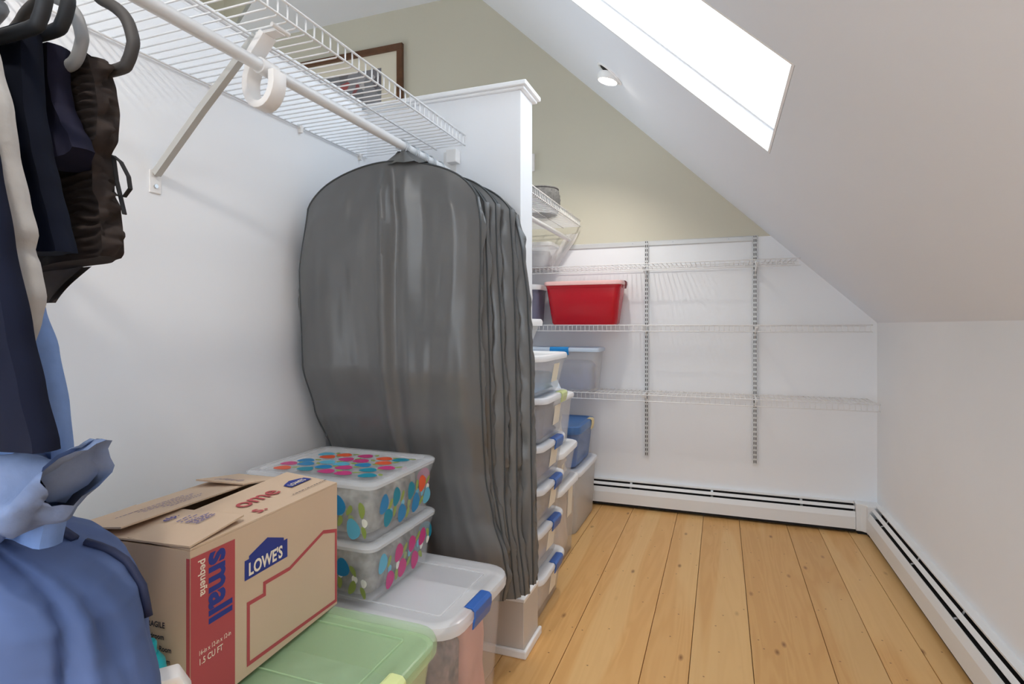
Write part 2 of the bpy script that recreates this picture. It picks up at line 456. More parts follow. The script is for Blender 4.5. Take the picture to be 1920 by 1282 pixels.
# ================================================================== RECESSED LIGHT
def downlight(pos, label, watts):
    t = thing('recessed_light', label, 'light', pos, 0, 'recessed downlights')
    ez = nv; ex = dn; ey = Vector((0, 1, 0))
    def ring(r, h, n=32, tilt=None): 
        return [ex * r * math.cos(2 * PI * k / n) + ey * r * math.sin(2 * PI * k / n) + ez * h for k in range(n)]
    b = MB(); b.loft([ring(.098, .0), ring(.098, -.006), ring(.086, -.009), ring(.078, -.004), ring(.078, 0)], False, False); b.build('trim_ring', TRIM, t, smooth=True, angle=.6)
    b = MB(); b.loft([ring(.079, -.001), ring(.01, -.0005)], False, True); b.build('dark_recess', BLACK, t)
    # eyeball tilted towards straight down
    dz = (ez * .55 + Vector((0, 0, 1)) * .9).normalized(); dx = ey.cross(dz).normalized()
    def r2(r, h, n=32): return [dx * r * math.cos(2 * PI * k / n) + ey * r * math.sin(2 * PI * k / n) + dz * h for k in range(n)]
    b = MB(); b.loft([r2(.07, -.01), r2(.07, -.03), r2(.064, -.047), r2(.058, -.05), r2(.056, -.04)], True, False); b.build('gimbal', TRIM, t, smooth=True, angle=.7)
    LB = mat('lamp_glow', (255, 250, 238), .5, emit=(255, 244, 226), estr=6.)
    b = MB(); b.loft([r2(.056, -.044), r2(.04, -.051), r2(.01, -.054)], False, True); b.build('bulb_lens', LB, t, smooth=True)
    l = bpy.data.lights.new('downlight_beam', 'SPOT'); l.energy = watts; l.color = (1, .93, .84); l.spot_size = 2.4; l.spot_blend = .6; l.shadow_soft_size = .05
    lo = bpy.data.objects.new('downlight_beam', l); C.objects.link(lo)
    lo.parent = t; lo.location = -dz * .075
    lo.rotation_euler = (-dz).to_track_quat('-Z', 'Y').to_euler()
downlight((-.632, 3.42, zs(-.632)), 'small round gimbal downlight lit in the sloping ceiling', 10)
downlight((-.632, .0, zs(-.632)), 'added fill downlight over the camera, out of view', 11)  # unseen lamp added to brighten the foreground
downlight((-.632, -2.45, zs(-.632)), 'added fill downlight behind the camera, out of view', 11)  # another added lamp out of view, fill from behind

# ================================================================== WIRE SHELVES
def wire_shelf(label, loc, rotz, length, depth, pitch, lip, mids, group=None, r=.0021, cut=0.):
    """local x along the shelf, local y from the wall (0) outwards, lip >0 turns up, <0 turns down"""
    t = thing('wire_shelf', label, 'shelf', loc, rotz, group)
    n = int(length / pitch)
    first = None
    for i in range(n + 1):
        x = i * pitch + (length - n * pitch) / 2
        if first is None:
            b = MB(); b.tube([(0, 0, 0), (0, depth - .006, 0), (0, depth, .006 if lip > 0 else -.006), (0, depth, lip)], r, 5)
            first = b.build('cross_wire', WIRE, t, smooth=True, loc=(x, 0, 0))
        else: share(first, t, (x, 0, 0))
    s = -1 if lip > 0 else 1
    o = r * 1.9
    for (y, z, rr) in [(0.004, -o, r * 1.35), (depth, 0 if lip < 0 else 0, r * 1.4), (depth, lip, r * 1.4)] + [(m, -o, r * 1.4) for m in mids]:
        b = MB(); b.tube([(0, y + (o if y == depth else 0), z), (length, y + (o if y == depth else 0), z)], rr, 6); b.build('long_wire', WIRE, t, smooth=True)
    return t
SZ = 2.108
# front shelf over the rod (local y must run to +x: rotate -90: x->-y ; so use mirrored origin)
wire_shelf('white wire shelf with upturned lip above the hanging garment bags', (XL + .004, 2.165, SZ), -PI / 2, 2.3, .49, .033, .042, (.235, .36), r=.0025)
wire_shelf('white wire shelf behind the divider wall, high on the left', (XL + .004, D - .04, SZ), -PI / 2, 1.88, .49, .033, .042, (.235, .36), r=.0025)
wire_shelf('short top wire shelf on far wall ending at the roof slope', (.47, D - .02, 1.775), PI, 1.95, .30, .031, -.045, (.15,), 'wire shelves on the far wall')
wire_shelf('middle wire shelf on far wall carrying the red bin', (.862, D - .02, 1.352), PI, 2.34, .30, .031, -.042, (.15,), 'wire shelves on the far wall')
wire_shelf('lowest wire shelf on far wall above the baseboard heater', (.90, D - .02, .872), PI, 2.37, .31, .031, -.042, (.15,), 'wire shelves on the far wall')

# wall clips of the front shelf
for y in (1.347, 1.742, 2.12, .95):
    b = MB(); b.tube([(0, -.012, 0), (0, .012, 0)], .009, 10); b.box((-.004, -.006, -.022), (.010, .006, .004))
    tag(b.build('shelf_clip', PLAST, smooth=True, angle=.6, loc=(XL + .004, y, SZ - .002)), {1.347: 'white plastic clip holding the front shelf near the brace', 1.742: 'white plastic clip midway along the front wire shelf', 2.12: 'white plastic clip in the corner at shelf end', .95: 'white plastic clip behind the dark hanger'}[y], 'clip', 'shelf wall clips')

# diagonal brace and its foot
br = thing('shelf_brace', 'long grey-white diagonal brace propping the front wire shelf', 'brace', (XL, 1.155, 1.76))
b = MB(); b.tube([(.006, 0, .02), (.18, .0, .18), (.37, 0, .345)], .0135, 4); b.build('bar', BRACE, br)
b = MB(); b.box((0, -.018, -.035), (.004, .018, .03)); fp_ = b.build('foot_plate', PLAST, br, bevel=.002)
b = MB(); b.tube([(.004, 0, -.015), (.008, 0, -.015)], .006, 8); b.build('screw', STEEL, fp_)

# closet rod and its hook
RX, RZ = -1.09, 2.005
def rodpart(y0, y1, label):
    b = MB(); b.tube([(0, 0, 0), (0, y1 - y0, 0)], .0158, 20)
    return tag(b.build('closet_rod', ROD, smooth=True, angle=.6, loc=(RX, y0, RZ)), label, 'rod', 'closet rods')
rodpart(.15, 1.150, 'white closet rod section carrying the hanging trousers')
rodpart(1.182, 2.165, 'white closet rod section carrying the grey garment bags')
rodpart(2.36, 4.20, 'white closet rod under the shelf behind the divider')
hk = thing('rod_hook', 'large white plastic J-shaped hook holding the closet rod', 'hook', (RX, 1.138, RZ))
path = [(-.055, 0, .088), (-.062, 0, .05)]
path = []
# the band drops from the shelf, swings under and comes up to cup the rod
for k in range(5): 
    path.append((.005 - .045 * k / 4, 0, .088 - .05 * k / 4))
cx, cz, R = -.008, -.035, .060
for k in range(15):
    a = PI * .80 + (PI * 1.25) * k / 14
    path.append((cx + R * .72 * math.cos(a), 0, cz + R * math.sin(a)))
path[-1] = (.034, 0, -.012)
b = MB(); b.ribbon(path, (0, .046, 0), .019); b.build('band', PLAST, hk, smooth=True, bevel=.003, angle=.7)
b = MB(); b.tube([(0, -.026, 0), (0, .026, 0)], .0205, 18); b.build('rod_sleeve', PLAST, hk, smooth=True, angle=.6)
b = MB(); b.box((-.02, -.017, .083), (.045, .017, .091)); b.tube([(.045, -.03, .093), (.045, .03, .093)], .006, 8); b.build('shelf_clip', PLAST, hk, bevel=.001)
# end socket at the divider
es = thing('rod_bracket', 'white plastic end bracket of the rod on the divider wall', 'bracket', (RX, YD0, RZ))
b = MB(); b.box((-.03, -.006, -.045), (.03, 0, .09)); b.build('wall_plate', PLAST, es, bevel=.002)
b = MB(); b.box((.004, -.05, .03), (.05, -.006, .085)); b.build('clip_block', PLAST, es, bevel=.003)

# ================================================================== STANDARDS AND RAIL ON THE FAR WALL
b = MB(); b.prism([(-1.16, -.004, 0), (-1.16, -.010, .006), (-1.16, -.010, .034), (-1.16, -.004, .040), (-1.16, 0, .040), (-1.16, 0, 0)], (1.40, 0, 0))
rl = tag(b.build('hang_rail', STEEL if False else mat('satin_white_metal', (206, 208, 209), .35, metal=.15), loc=(0, D, 1.937)), 'horizontal white metal hang rail at top of the far wall shelving', 'rail')
for x in (-.62, -.33, .05):
    b = MB(); b.tube([(x, -.010, .024), (x, -.013, .024)], .005, 8); b.build('screw', STEEL, rl)
STD = mat('satin_white_metal', (206, 208, 209), .35)
for (x, zb, lab) in ((-.518, .385, 'white slotted shelf standard near the red bin'), (.221, .388, 'white slotted shelf standard nearer the roof slope')):
    t = thing('shelf_standard', lab, 'standard', (x, D - .011, zb), 0, 'slotted standards')
    hgt = 1.975 - zb
    b = MB()
    for (a0, a1) in ((-.0125, -.0085), (-.0035, .0035), (.0085, .0125)): b.box((a0, -.012, 0), (a1, -.0105, hgt))
    pit = .032; n = int(hgt / pit)
    for i in range(n + 1):
        z0 = max(0, i * pit - .006); z1 = min(hgt, i * pit + .006)
        if z1 > z0:
            b.box((-.0085, -.012, z0), (-.0035, -.0105, z1)); b.box((.0035, -.012, z0), (.0085, -.0105, z1))
    b.box((-.0125, -.0105, 0), (-.0112, 0, hgt)); b.box((.0112, -.0105, 0), (.0125, 0, hgt))
    b.build('channel', STD, t)
    b = MB(); b.box((-.011, -.003, .001), (.011, -.0005, hgt - .001)); b.build('slot_backing', BLACK, t)
    for (zz, dp) in ((1.775, .27), (1.352, .27), (.872, .27)):
        z = zz - zb - .008
        b = MB(); b.prism([(-.003, -.0121, z), (-.003, -dp, z), (-.003, -dp, z - .012), (-.003, -.05, z - .045), (-.003, -.0121, z - .085)], (.006, 0, 0)); b.build('bracket', WIRE, t)

# ================================================================== PICTURE ON THE OLIVE WALL
pf = thing('picture_frame', 'brown wooden picture frame high on the olive gable wall', 'picture', (-3.15, D, 3.37))
FRM = mat('brown_wood_frame', (96, 62, 38), .4, var=.2, vscale=20)
hx, hz = .56, .43
for (x0, x1, z0, z1) in ((-hx, hx, hz - .055, hz), (-hx, hx, -hz, -hz + .055), (-hx, -hx + .055, -hz + .055, hz - .055), (hx - .055, hx, -hz + .055, hz - .055)):
    b = MB(); b.box((x0, -.035, z0), (x1, 0, z1)); b.build('frame_rail', FRM, pf, bevel=.004)
b = MB(); b.box((-hx + .055, -.014, -hz + .055), (hx - .055, -.002, hz - .055)); b.build('mat_board', mat('cream_mat_board', (226, 220, 202), .9), pf)
ART = bpy.data.materials.new('blurred_crowd_print'); ART.use_nodes = True
nt = ART.node_tree; v = nt.nodes.new('ShaderNodeTexVoronoi'); v.inputs['Scale'].default_value = 11; tc = nt.nodes.new('ShaderNodeTexCoord')
nt.links.new(tc.outputs['Object'], v.inputs['Vector']); rp = nt.nodes.new('ShaderNodeValToRGB'); rp.color_ramp.interpolation = 'LINEAR'
sp = nt.nodes.new('ShaderNodeSeparateColor'); nt.links.new(v.outputs['Color'], sp.inputs[0]); nt.links.new(sp.outputs[0], rp.inputs['Fac'])
els = rp.color_ramp.elements; els[0].color = (*lin((112, 116, 122)), 1); els[1].color = (*lin((190, 186, 186)), 1)
for p_, c_ in ((.35, (146, 146, 152)), (.55, (92, 88, 94)), (.68, (176, 84, 84)), (.78, (150, 150, 158))):
    e = els.new(p_); e.color = (*lin(c_), 1)
nt.links.new(rp.outputs['Color'], nt.nodes['Principled BSDF'].inputs['Base Color'])
b = MB(); b.box((-.34, -.0155, -.2), (.34, -.0142, .25)); b.build('print', ART, pf)

b = MB(); b.box((-.06, -.02, -.07), (.06, 0, .07))
tag(b.build('wall_plate', PLAST, bevel=.004, loc=(-1.45, D, 2.645)), 'small white plate on the olive wall just past the divider', 'wall plate')

# ================================================================== STORAGE BINS
def lump(name, hx, hy, h, m, label, cat, loc, rotz, seed, amp=.012, n=14):
    """soft heap of folded cloth inside a bin: rounded block with a wavy top and layered sides"""
    b = MB(); loops = []
    lv = [0, .02, .15, .35, .55, .75, .9, 1.0]
    for i, q in enumerate(lv):
        sc = 1 - (.06 if q == 0 else 0) - (.10 if q == 1 else .02 if q == .9 else 0)
        base = rrect(hx * sc, hy * sc, .04, 0, n=6)
        loop = []
        for (x, y, z) in base:
            w = amp * nz(x * 9 + seed, y * 9, q * 7)
            dx = 1 - .06 * abs(math.sin(q * 11 + seed))
            loop.append((x * dx, y * dx, q * h + (w * 1.6 if q > .5 else 0) + .004))
        loops.append(loop)
    # crown
    loops.append([(x * .5, y * .5, h * 1.05 + amp * nz(x * 12, y * 12, seed)) for (x, y, z) in loops[-1]])
    b.loft(loops)
    o = b.build(name, m, None, smooth=True, loc=loc)
    o.rotation_euler = (0, 0, rotz)
    return tag(o, label, cat)

def storage_bin(label, loc, L, Wd, Hh, body, lid, rotz=0, taper=.03, rad=.05, lidh=.028, latches=(), sticker=None, over=.014, contents=None, name='storage_bin', group=None, ribs=False, notch=False, lidpanel=None):
    t = thing(name, label, 'bin', loc, rotz, group)
    hx, hy = L / 2 - over, Wd / 2 - over
    zb = Hh - lidh * .55
    b = MB(); tk = .003
    b.loft([rrect(hx - taper, hy - taper, rad, .0), rrect(hx - taper * .8, hy - taper * .8, rad, .012), rrect(hx - .004, hy - .004, rad, zb - .035), rrect(hx - .002, hy - .002, rad, zb - .034),
            rrect(hx + .004, hy + .004, rad + .005, zb - .012), rrect(hx + .004, hy + .004, rad + .005, zb - .004),
            rrect(hx - .004 - tk, hy - .004 - tk, rad, zb - .004), rrect(hx - .004 - tk, hy - .004 - tk, rad, zb - .035), rrect(hx - taper * .8 - tk, hy - taper * .8 - tk, rad - .003, .012), rrect(hx - taper - tk, hy - taper - tk, rad - .003, .004)])
    tub = b.build('tub', body, t, smooth=True, angle=.7)
    z0 = Hh - lidh
    b = MB()
    b.loft([rrect(hx - .012, hy - .012, rad, zb - .003), rrect(hx + .005, hy + .005, rad + .006, zb - .003), rrect(hx + .0055, hy + .0055, rad + .006, z0), rrect(hx + over - .002, hy + over - .002, rad + .012, z0 + .001), rrect(hx + over, hy + over, rad + .014, z0 + lidh * .55),
            rrect(hx + over - .004, hy + over - .004, rad + .012, Hh - .003), rrect(hx + over - .010, hy + over - .010, rad + .01, Hh),
            rrect(hx - .020, hy - .020, rad - .01, Hh), rrect(hx - .028, hy - .028, rad - .014, Hh - .006)])
    ld = b.build('lid', lid, t, smooth=True, angle=.7)
    if lidpanel:
        b = MB(); z = Hh - .0055
        a, c = hx - .06, hy - .06
        for k in range(4):
            p0 = rrect(a, c, .01, z, n=1)
        b.loft([rrect(a, c, .012, z), rrect(a, c, .012, z + .003), rrect(a - .004, c - .004, .009, z + .003), rrect(a - .004, c - .004, .009, z)], False, False)
        b.build('lid_bead', lid, ld, smooth=True, angle=.6)
    for (side, off, w, m) in latches:
        pr = [(-.020, Hh + .001), (-.012, Hh + .004), (over - .002, Hh + .003), (over + .006, Hh - .006), (over + .006, Hh - lidh * .8), (over - .001, Hh - lidh - .022), (over - .006, Hh - lidh - .024), (over - .003, Hh - lidh * .9), (over + .001, Hh - lidh * .7), (over + .001, Hh - .008), (over - .008, Hh + .0005)]
        b = MB()
        if side in '+x-x' and side[1] == 'x':
            s = 1 if side[0] == '+' else -1
            b.prism([(s * (hx + q), off - w / 2, z) for q, z in pr], (0, w, 0))
        else:
            s = 1 if side[0] == '+' else -1
            b.prism([(off - w / 2, s * (hy + q), z) for q, z in pr], (w, 0, 0))
        b.build('latch', m, ld, bevel=.002)
    if sticker:
        (off, w, za, zt) = sticker
        def sx(z): return hx - .004 - (taper * .8 - .004) * (1 - (z - .012) / (zb - .047)) + .0012
        b = MB(); b.prism([(sx(za), off - w / 2, za), (sx(za), off + w / 2, za), (sx(zt), off + w / 2, zt), (sx(zt), off - w / 2, zt)], (.0006, 0, 0)); b.build('paper_sticker', STICK, tub)
    t['tub_name'] = tub.name; t['lid_name'] = ld.name
    if contents:
        cm, cl, fill = contents
        hin = (zb - .03) * fill
        lump('folded_fabric', hx - taper - .012, hy - taper - .012, hin, cm, cl, 'fabric', Vector(loc) + Vector((0, 0, .005)), rotz, hash(label) % 97 if False else len(label) * 1.7)
    return t

F_NAVY = mat('fabric_slate_blue', (82, 102, 140), .9, var=.25, vscale=12)
F_PALE = mat('fabric_pale_beige', (222, 212, 204), .9, var=.15, vscale=14)
F_TEAL = mat('fabric_soft_blue', (104, 160, 200), .9, var=.15, vscale=9)
F_DUSK = mat('fabric_dusky_blue', (104, 114, 148), .9, var=.3, vscale=10)
F_GREY = mat('fabric_mixed_grey', (150, 148, 152), .9, var=.3, vscale=16)
F_PINK = mat('fabric_blush', (214, 160, 148), .9, var=.2, vscale=6)
F_MIX = mat('fabric_brown_print', (118, 98, 92), .9, var=.75, vscale=26)
F_WHITE = mat('fabric_white', (232, 232, 232), .9, var=.05, vscale=12)
F_GRN = mat('fabric_green_blue', (170, 184, 172), .9, var=.5, vscale=5)
F_DARKM = mat('fabric_mottled', (150, 148, 140), .9, var=.6, vscale=24)
F_RED = mat('fabric_brick_red', (160, 44, 50), .9, var=.3, vscale=8)

# stack nearest the divider: five latch boxes, a white-lidded box, a small tub
zA = 0
stackA = [
    (.205, 'bottom clear latch box with blue latch, on the floor beside the plinth', BLUE, F_PALE, .9, 'pale folded fabric inside the lowest blue-latched box'),
    (.200, 'second clear blue-latched box up from the floor behind the divider', BLUE, F_PALE, .85, 'beige fabric in the second blue-latched box from the floor'),
    (.195, 'third clear blue-latched box up from the floor behind the divider', BLUE, F_GREY, .8, 'grey fabric in the third blue-latched box from the floor'),
    (.190, 'fourth clear box with blue latch, under the lime-latched box', BLUE, F_DUSK, .8, 'dusky blue fabric in the topmost blue-latched box'),
    (.210, 'clear storage box with a lime green latch in the near stack', LIME, F_NAVY, .92, 'slate blue fabric filling the lime-latched box')]
for i, (h, lab, lm, cm, fl, cl) in enumerate(stackA):
    dx = (.004, -.006, .002, .006, .012)[i]; w = .47 if i < 4 else .49
    yo = -.01 if i < 4 else .02
    storage_bin(lab, (-1.058 + dx, 2.638 + yo, zA), .61, w, h, CLEAR, LIDM, rotz=(.01, -.015, .012, -.008, .02)[i], taper=.028, rad=.055, latches=(('+x', .06 if i < 4 else .10, .13 if i < 4 else .10, lm), ('-x', 0, .12, lm)), sticker=(.04 if i < 4 else .05, .115, .055, .15), contents=(cm, cl, fl), group='clear latch boxes stacked behind the divider')
    zA += h + .0045
storage_bin('white-lidded clear box with soft blue contents, above the lime-latched box', (-1.055, 2.67, zA), .61, .50, .190, CLEAR, LIDW, taper=.035, rad=.06, sticker=(.05, .10, .05, .14), contents=(F_TEAL, 'soft blue fabric in the white-lidded box near stack top', .62), lidh=.03)
zA += .194
storage_bin('small milky tub with thick white lid on top of the near stack', (-1.085, 2.575, zA), .50, .38, .165, CLEARW, LIDW, taper=.045, rad=.06, lidh=.034, over=.022, contents=(F_WHITE, 'pale fabric inside the small milky tub', .6))

# middle stack
storage_bin('tall clear tote with white lid standing on floor, middle stack', (-1.11, 3.165, 0), .60, .50, .452, CLEAR, LIDW, taper=.03, rad=.06, lidh=.034, sticker=(.06, .10, .24, .41), contents=(F_PALE, 'pale fabric inside the tall white-lidded tote', .9))
storage_bin('shallow white-lidded clear box on the tall tote', (-1.10, 3.165, .456), .58, .48, .195, CLEAR, LIDW, rotz=.03, taper=.03, rad=.06, lidh=.032, sticker=(-.12, .05, .05, .12), contents=(F_PALE, 'pale contents of the shallow white-lidded box', .7))
storage_bin('clear box with white lid topping the middle stack', (-1.12, 3.145, .655), .58, .47, .295, CLEAR, LIDW, taper=.03, rad=.05, lidh=.028, contents=(F_WHITE, 'white fabric inside the box topping the middle stack', .8))
b = MB(); b.add([(0, -.05, .0), (.07, -.03, .003), (.12, .03, -.005), (.09, .10, .002), (.0, .06, .004), (.045, -.02, .10), (.075, .04, .085)], [(0, 1, 5), (1, 2, 6), (1, 6, 5), (2, 3, 6), (3, 4, 6), (4, 5, 6), (4, 0, 5), (0, 4, 3, 2, 1)])
tag(b.build('folded_paper', mat('pale_blue_paper', (216, 226, 238), .8), loc=(-.98, 3.16, .957), bevel=.003), 'crumpled pale blue paper on top of the middle stack', 'paper')

# far stack
storage_bin('tall milky tote with milky lid on the floor by the far heater', (-1.135, 3.83, 0), .58, .66, .405, CLEARW, LIDM, taper=.025, rad=.07, lidh=.03, contents=(F_PALE, 'pale contents of the tall milky tote', .85))
storage_bin('blue-lidded box with yellow tape on top of the far stack', (-1.135, 3.86, .409), .54, .53, .275, BLUEB, BLUEL, taper=.03, rad=.05, lidh=.05, latches=(('+x', .14, .07, mat('yellowed_tape', (232, 214, 164), .6)),), contents=(F_NAVY, 'slate fabric inside the blue-lidded box', .5))

# bins on the far wall shelves
storage_bin('red translucent bin with pale pink lid on the middle wire shelf', (-.938, 4.105, 1.3555), .585, .285, .315, REDP, PINKL, taper=.045, rad=.045, lidh=.03, over=.016, latches=(('+x', .02, .05, mat('dark_red_latch', (120, 22, 34), .4)),), contents=(F_RED, 'brick red fabric inside the red bin', .6))
storage_bin('clear bin with bright blue latch on the lowest wire shelf', (-1.09, 4.10, .8755), .56, .285, .315, CLEAR, mat('ice_blue_lid', (206, 222, 240), .3, alpha=.8), taper=.03, rad=.04, lidh=.03, latches=(('-y', -.01, .14, BRBLUE),), contents=(F_DUSK, 'dusky blue fabric in the bright-blue-latched bin', .75))
storage_bin('clear box of mixed things on the top wire shelf', (-1.33, 4.11, 1.7785), .33, .27, .19, CLEAR, LIDC, taper=.02, rad=.03, contents=(F_GREY, 'mixed grey contents of the clear box on the top wire shelf', .8))
pb = storage_bin('grey plastic tub with white handle left of the red bin', (-1.375, 4.105, 1.3555), .24, .28, .30, mat('grey_violet_plastic', (120, 122, 146), .3, alpha=.9), LIDW, taper=.02, rad=.05, lidh=.04)
b = MB(); b.ribbon([(.05, -.135, .29), (.055, -.152, .25), (.06, -.152, .2), (.05, -.145, .16)], (.03, 0, 0), .008); b.build('handle_strap', PLAST, pb, smooth=True)

# woven basket on the high shelf behind the divider
wb = thing('woven_basket', 'round dark grey woven basket on the shelf behind the divider', 'basket', (-1.17, 3.73, SZ + .003))
BSK = mat('grey_woven_fibre', (92, 92, 92), .9, var=.3, vscale=60)
b = MB(); loops = []
def circ(r, z, n=28): return [(r * math.cos(2 * PI * k / n), r * math.sin(2 * PI * k / n), z) for k in range(n)]
for i in range(13):
    z = i * .014; r = .115 + .03 * math.sin(i / 12 * PI * .9) * .7 + (.003 if i % 2 else 0)
    loops.append(circ(r, z))
loops += [circ(.112, .168), circ(.108, .02)]
b.loft(loops); b.build('body', BSK, wb, smooth=True)
b = MB(); b.tube(circ(.1215, .172), .006, 8, closed=True); b.build('rim', BSK, wb, smooth=True)

# white plastic garment cover hanging at the far end of the rod behind the divider
b = MB()
gp = []
for i in range(9):
    v = i / 8; z = 2.05 - .25 * v
    xr = -1.02 - .16 * v + .006 * math.sin(v * 7); xl = xr - .10
    gp.append((z, xl, xr))
for side in (0, 1):
    vs = []; fs = []
    for i, (z, xl, xr) in enumerate(gp):
        for k in range(7):
            u = k / 6; vs.append((xl + (xr - xl) * u, 4.215 + .010 * math.sin(u * 12 + i * .5) + side * .006, z))
    for i in range(8):
        for k in range(6): fs.append((i * 7 + k, i * 7 + k + 1, i * 7 + k + 8, i * 7 + k + 7))
    b.add(vs, fs)
tag(b.build('plastic_cover', mat('white_film_plastic', (240, 238, 236), .4, alpha=.4), smooth=True), 'white plastic film hanging from the shelf end by the far wall', 'cover')

# ------------------------------------------------------------------ foreground bins
storage_bin('large clear tote with blue handle in front of the grey garment bags', (-1.035, 1.575, 0), .75, .45, .538, XCLEAR, LIDC, rotz=-.03, taper=.04, rad=.07, lidh=.036, latches=(('+x', -.03, .115, BLUE),), lidpanel=True)
lump('folded_fabric', .315, .084, .44, F_MIX, 'brown printed fabric in the near half of the large clear tote', 'fabric', (-1.036, 1.488, .005), -.03, 2.2)
lump('folded_fabric', .315, .084, .44, F_PINK, 'blush fabric in the far half of the large clear tote', 'fabric', (-1.031, 1.662, .005), -.03, 5.1)
storage_bin('plain clear tote on the floor beneath the green-lidded bin', (-1.01, .955, 0), .78, .50, .30, CLEARW, LIDM, taper=.04, rad=.06)
gb = storage_bin('pale green lidded bin under the cardboard moving box', (-1.01, .955, .3035), .80, .515, .326, mat('pale_green_tub', (206, 222, 186), .25, alpha=.5), GREENL, taper=.04, rad=.06, lidh=.034, latches=(('+x', -.02, .15, GREENLAT),), contents=(F_GRN, 'green and cream fabric inside the pale green bin', .86), lidpanel=True)
b = MB(); b.box((-.34, -.02, .322), (.33, -.0165, .3235)); b.box((-.02, -.2, .322), (-.0165, .2, .3235)); b.build('lid_rib', GREENL, gb)
# sheet of white paper lying under the big clear lid
b = MB(); b.box((-.29, -.155, 0), (.29, .13, .003)); 
o = b.build('paper_sheet', PAPER, loc=(-1.03, 1.585, .475)); o.rotation_euler = (0, 0, -.03)
tag(o, 'white sheet seen through the lid of the large clear tote', 'paper')

# patterned bins
COLS = {'teal': (18, 136, 160), 'blue': (34, 130, 184), 'magenta': (196, 58, 124), 'orange': (226, 92, 52), 'leaf': (146, 164, 84), 'lightblue': (96, 178, 206), 'white': (236, 236, 224)}
LIDX = mat('thin_clear_lid', (248, 250, 253), .15, alpha=.3)
def pattern_bin(label, z, h, seed, lidpat, cl, cm, top):
    Lx, Wy_ = .485, .40
    t = storage_bin(label, (-1.168, 1.565, z), Lx, Wy_, h, XCLEAR, LIDX, taper=.018, rad=.022, lidh=.020, over=.011, name='patterned_bin', group='flower print bins', contents=(cm, cl, .9))
    rnd = random.Random(seed)
    hx, hy = Lx / 2 - .012, Wy_ / 2 - .012
    out = {}
    def oval(o, r, u, a, bb, ang, col, lf=.0014):
        n = r.cross(u); m = MB(); k = 16; out.setdefault(col, []).append((m, abs(n.z) > .9))
        pts = []
        for i in range(k):
            th = 2 * PI * i / k; wob = 1 + .08 * math.sin(3 * th + a * 90)
            x, y = a * math.cos(th) * wob, bb * math.sin(th) * wob
            pts.append(o + r * (x * math.cos(ang) - y * math.sin(ang)) + u * (x * math.sin(ang) + y * math.cos(ang)) + n * lf)
        m.add(pts, [tuple(range(k))])
    zb = h - .020 * .55; tp = .018
    def face(sx, axis):
        for row in range(2):
            for c in range(-4, 5):
                zz = .040 + row * .060 + rnd.uniform(-.008, .008); uu = (c + (.5 if row % 2 else 0)) * .080 + rnd.uniform(-.008, .008)
                zz = min(zz, zb - .066)
                lim = (hy if axis == 'x' else hx) - .03
                if abs(uu) > lim: continue
                k = (zz - .012) / (zb - .047); ins = .004 + (tp * .8 - .004) * (1 - k)
                sl = (tp * .8 - .004) / (zb - .047)
                if axis == 'x':
                    o = Vector((sx * (hx - ins), uu, zz)); r = Vector((0, sx, 0)); u = Vector((sx * sl, 0, 1)).normalized()
                else:
                    o = Vector((uu, sx * (hy - ins), zz)); r = Vector((-sx, 0, 0)); u = Vector((0, sx * sl, 1)).normalized()
                col = rnd.choice(['teal', 'blue', 'magenta', 'teal', 'magenta', 'orange', 'lightblue', 'leaf'])
                if col == 'leaf': oval(o, r, u, .011, .024, rnd.uniform(-.5, .5), col)
                else: oval(o, r, u, .0235 + rnd.uniform(-.003, .002), .0305 + rnd.uniform(-.004, .002), rnd.uniform(-.3, .3), col)
                o2 = o + r * .037 + u * rnd.uniform(-.012, .012)
                if abs(uu + .037) < lim:
                    oval(o2, r, u, .008, .018, rnd.uniform(-.9, .9), 'leaf', .0011)
                    oval(o2 + u * (.028 if row == 0 else -.026) + r * .004, r, u, .010, .013, 0, rnd.choice(['lightblue', 'leaf', 'white', 'white']), .0009)
    face(1, 'x'); face(-1, 'y'); face(-1, 'x'); face(1, 'y')
    if lidpat:
        for i in range(-3, 4):
            for j in range(-3, 4):
                o = Vector((i * .075 + (.037 if j % 2 else 0) + rnd.uniform(-.01, .01), j * .052 + rnd.uniform(-.01, .01), h - .006))
                if abs(o.x) > hx - .045 or abs(o.y) > hy - .045: continue
                col = rnd.choice(['teal', 'blue', 'orange', 'magenta', 'orange', 'lightblue', 'orange'])
                oval(o, Vector((1, 0, 0)), Vector((0, 1, 0)), .029, .024, rnd.uniform(-.4, .4), col, .0012)
                oval(o + Vector((.033, .02, 0)), Vector((1, 0, 0)), Vector((0, 1, 0)), .013, .007, rnd.uniform(-1, 1), 'leaf', .001)
    for col, ms in out.items():
        for m, top_ in ms: m.build('printed_leaf' if col == 'leaf' else 'printed_petal', mat('motif_' + col, COLS[col], .4), bpy.data.objects[t['lid_name' if top_ else 'tub_name']])
    return t
pattern_bin('lower flower print bin resting on the large clear tote', .5425, .176, 3, False, 'grey fabric inside the lower flower print bin', F_DARKM, 0)
pattern_bin('upper flower print bin with patterned lid on its twin', .7215, .176, 9, True, 'mixed grey fabric inside the upper flower print bin', F_DARKM, 1)

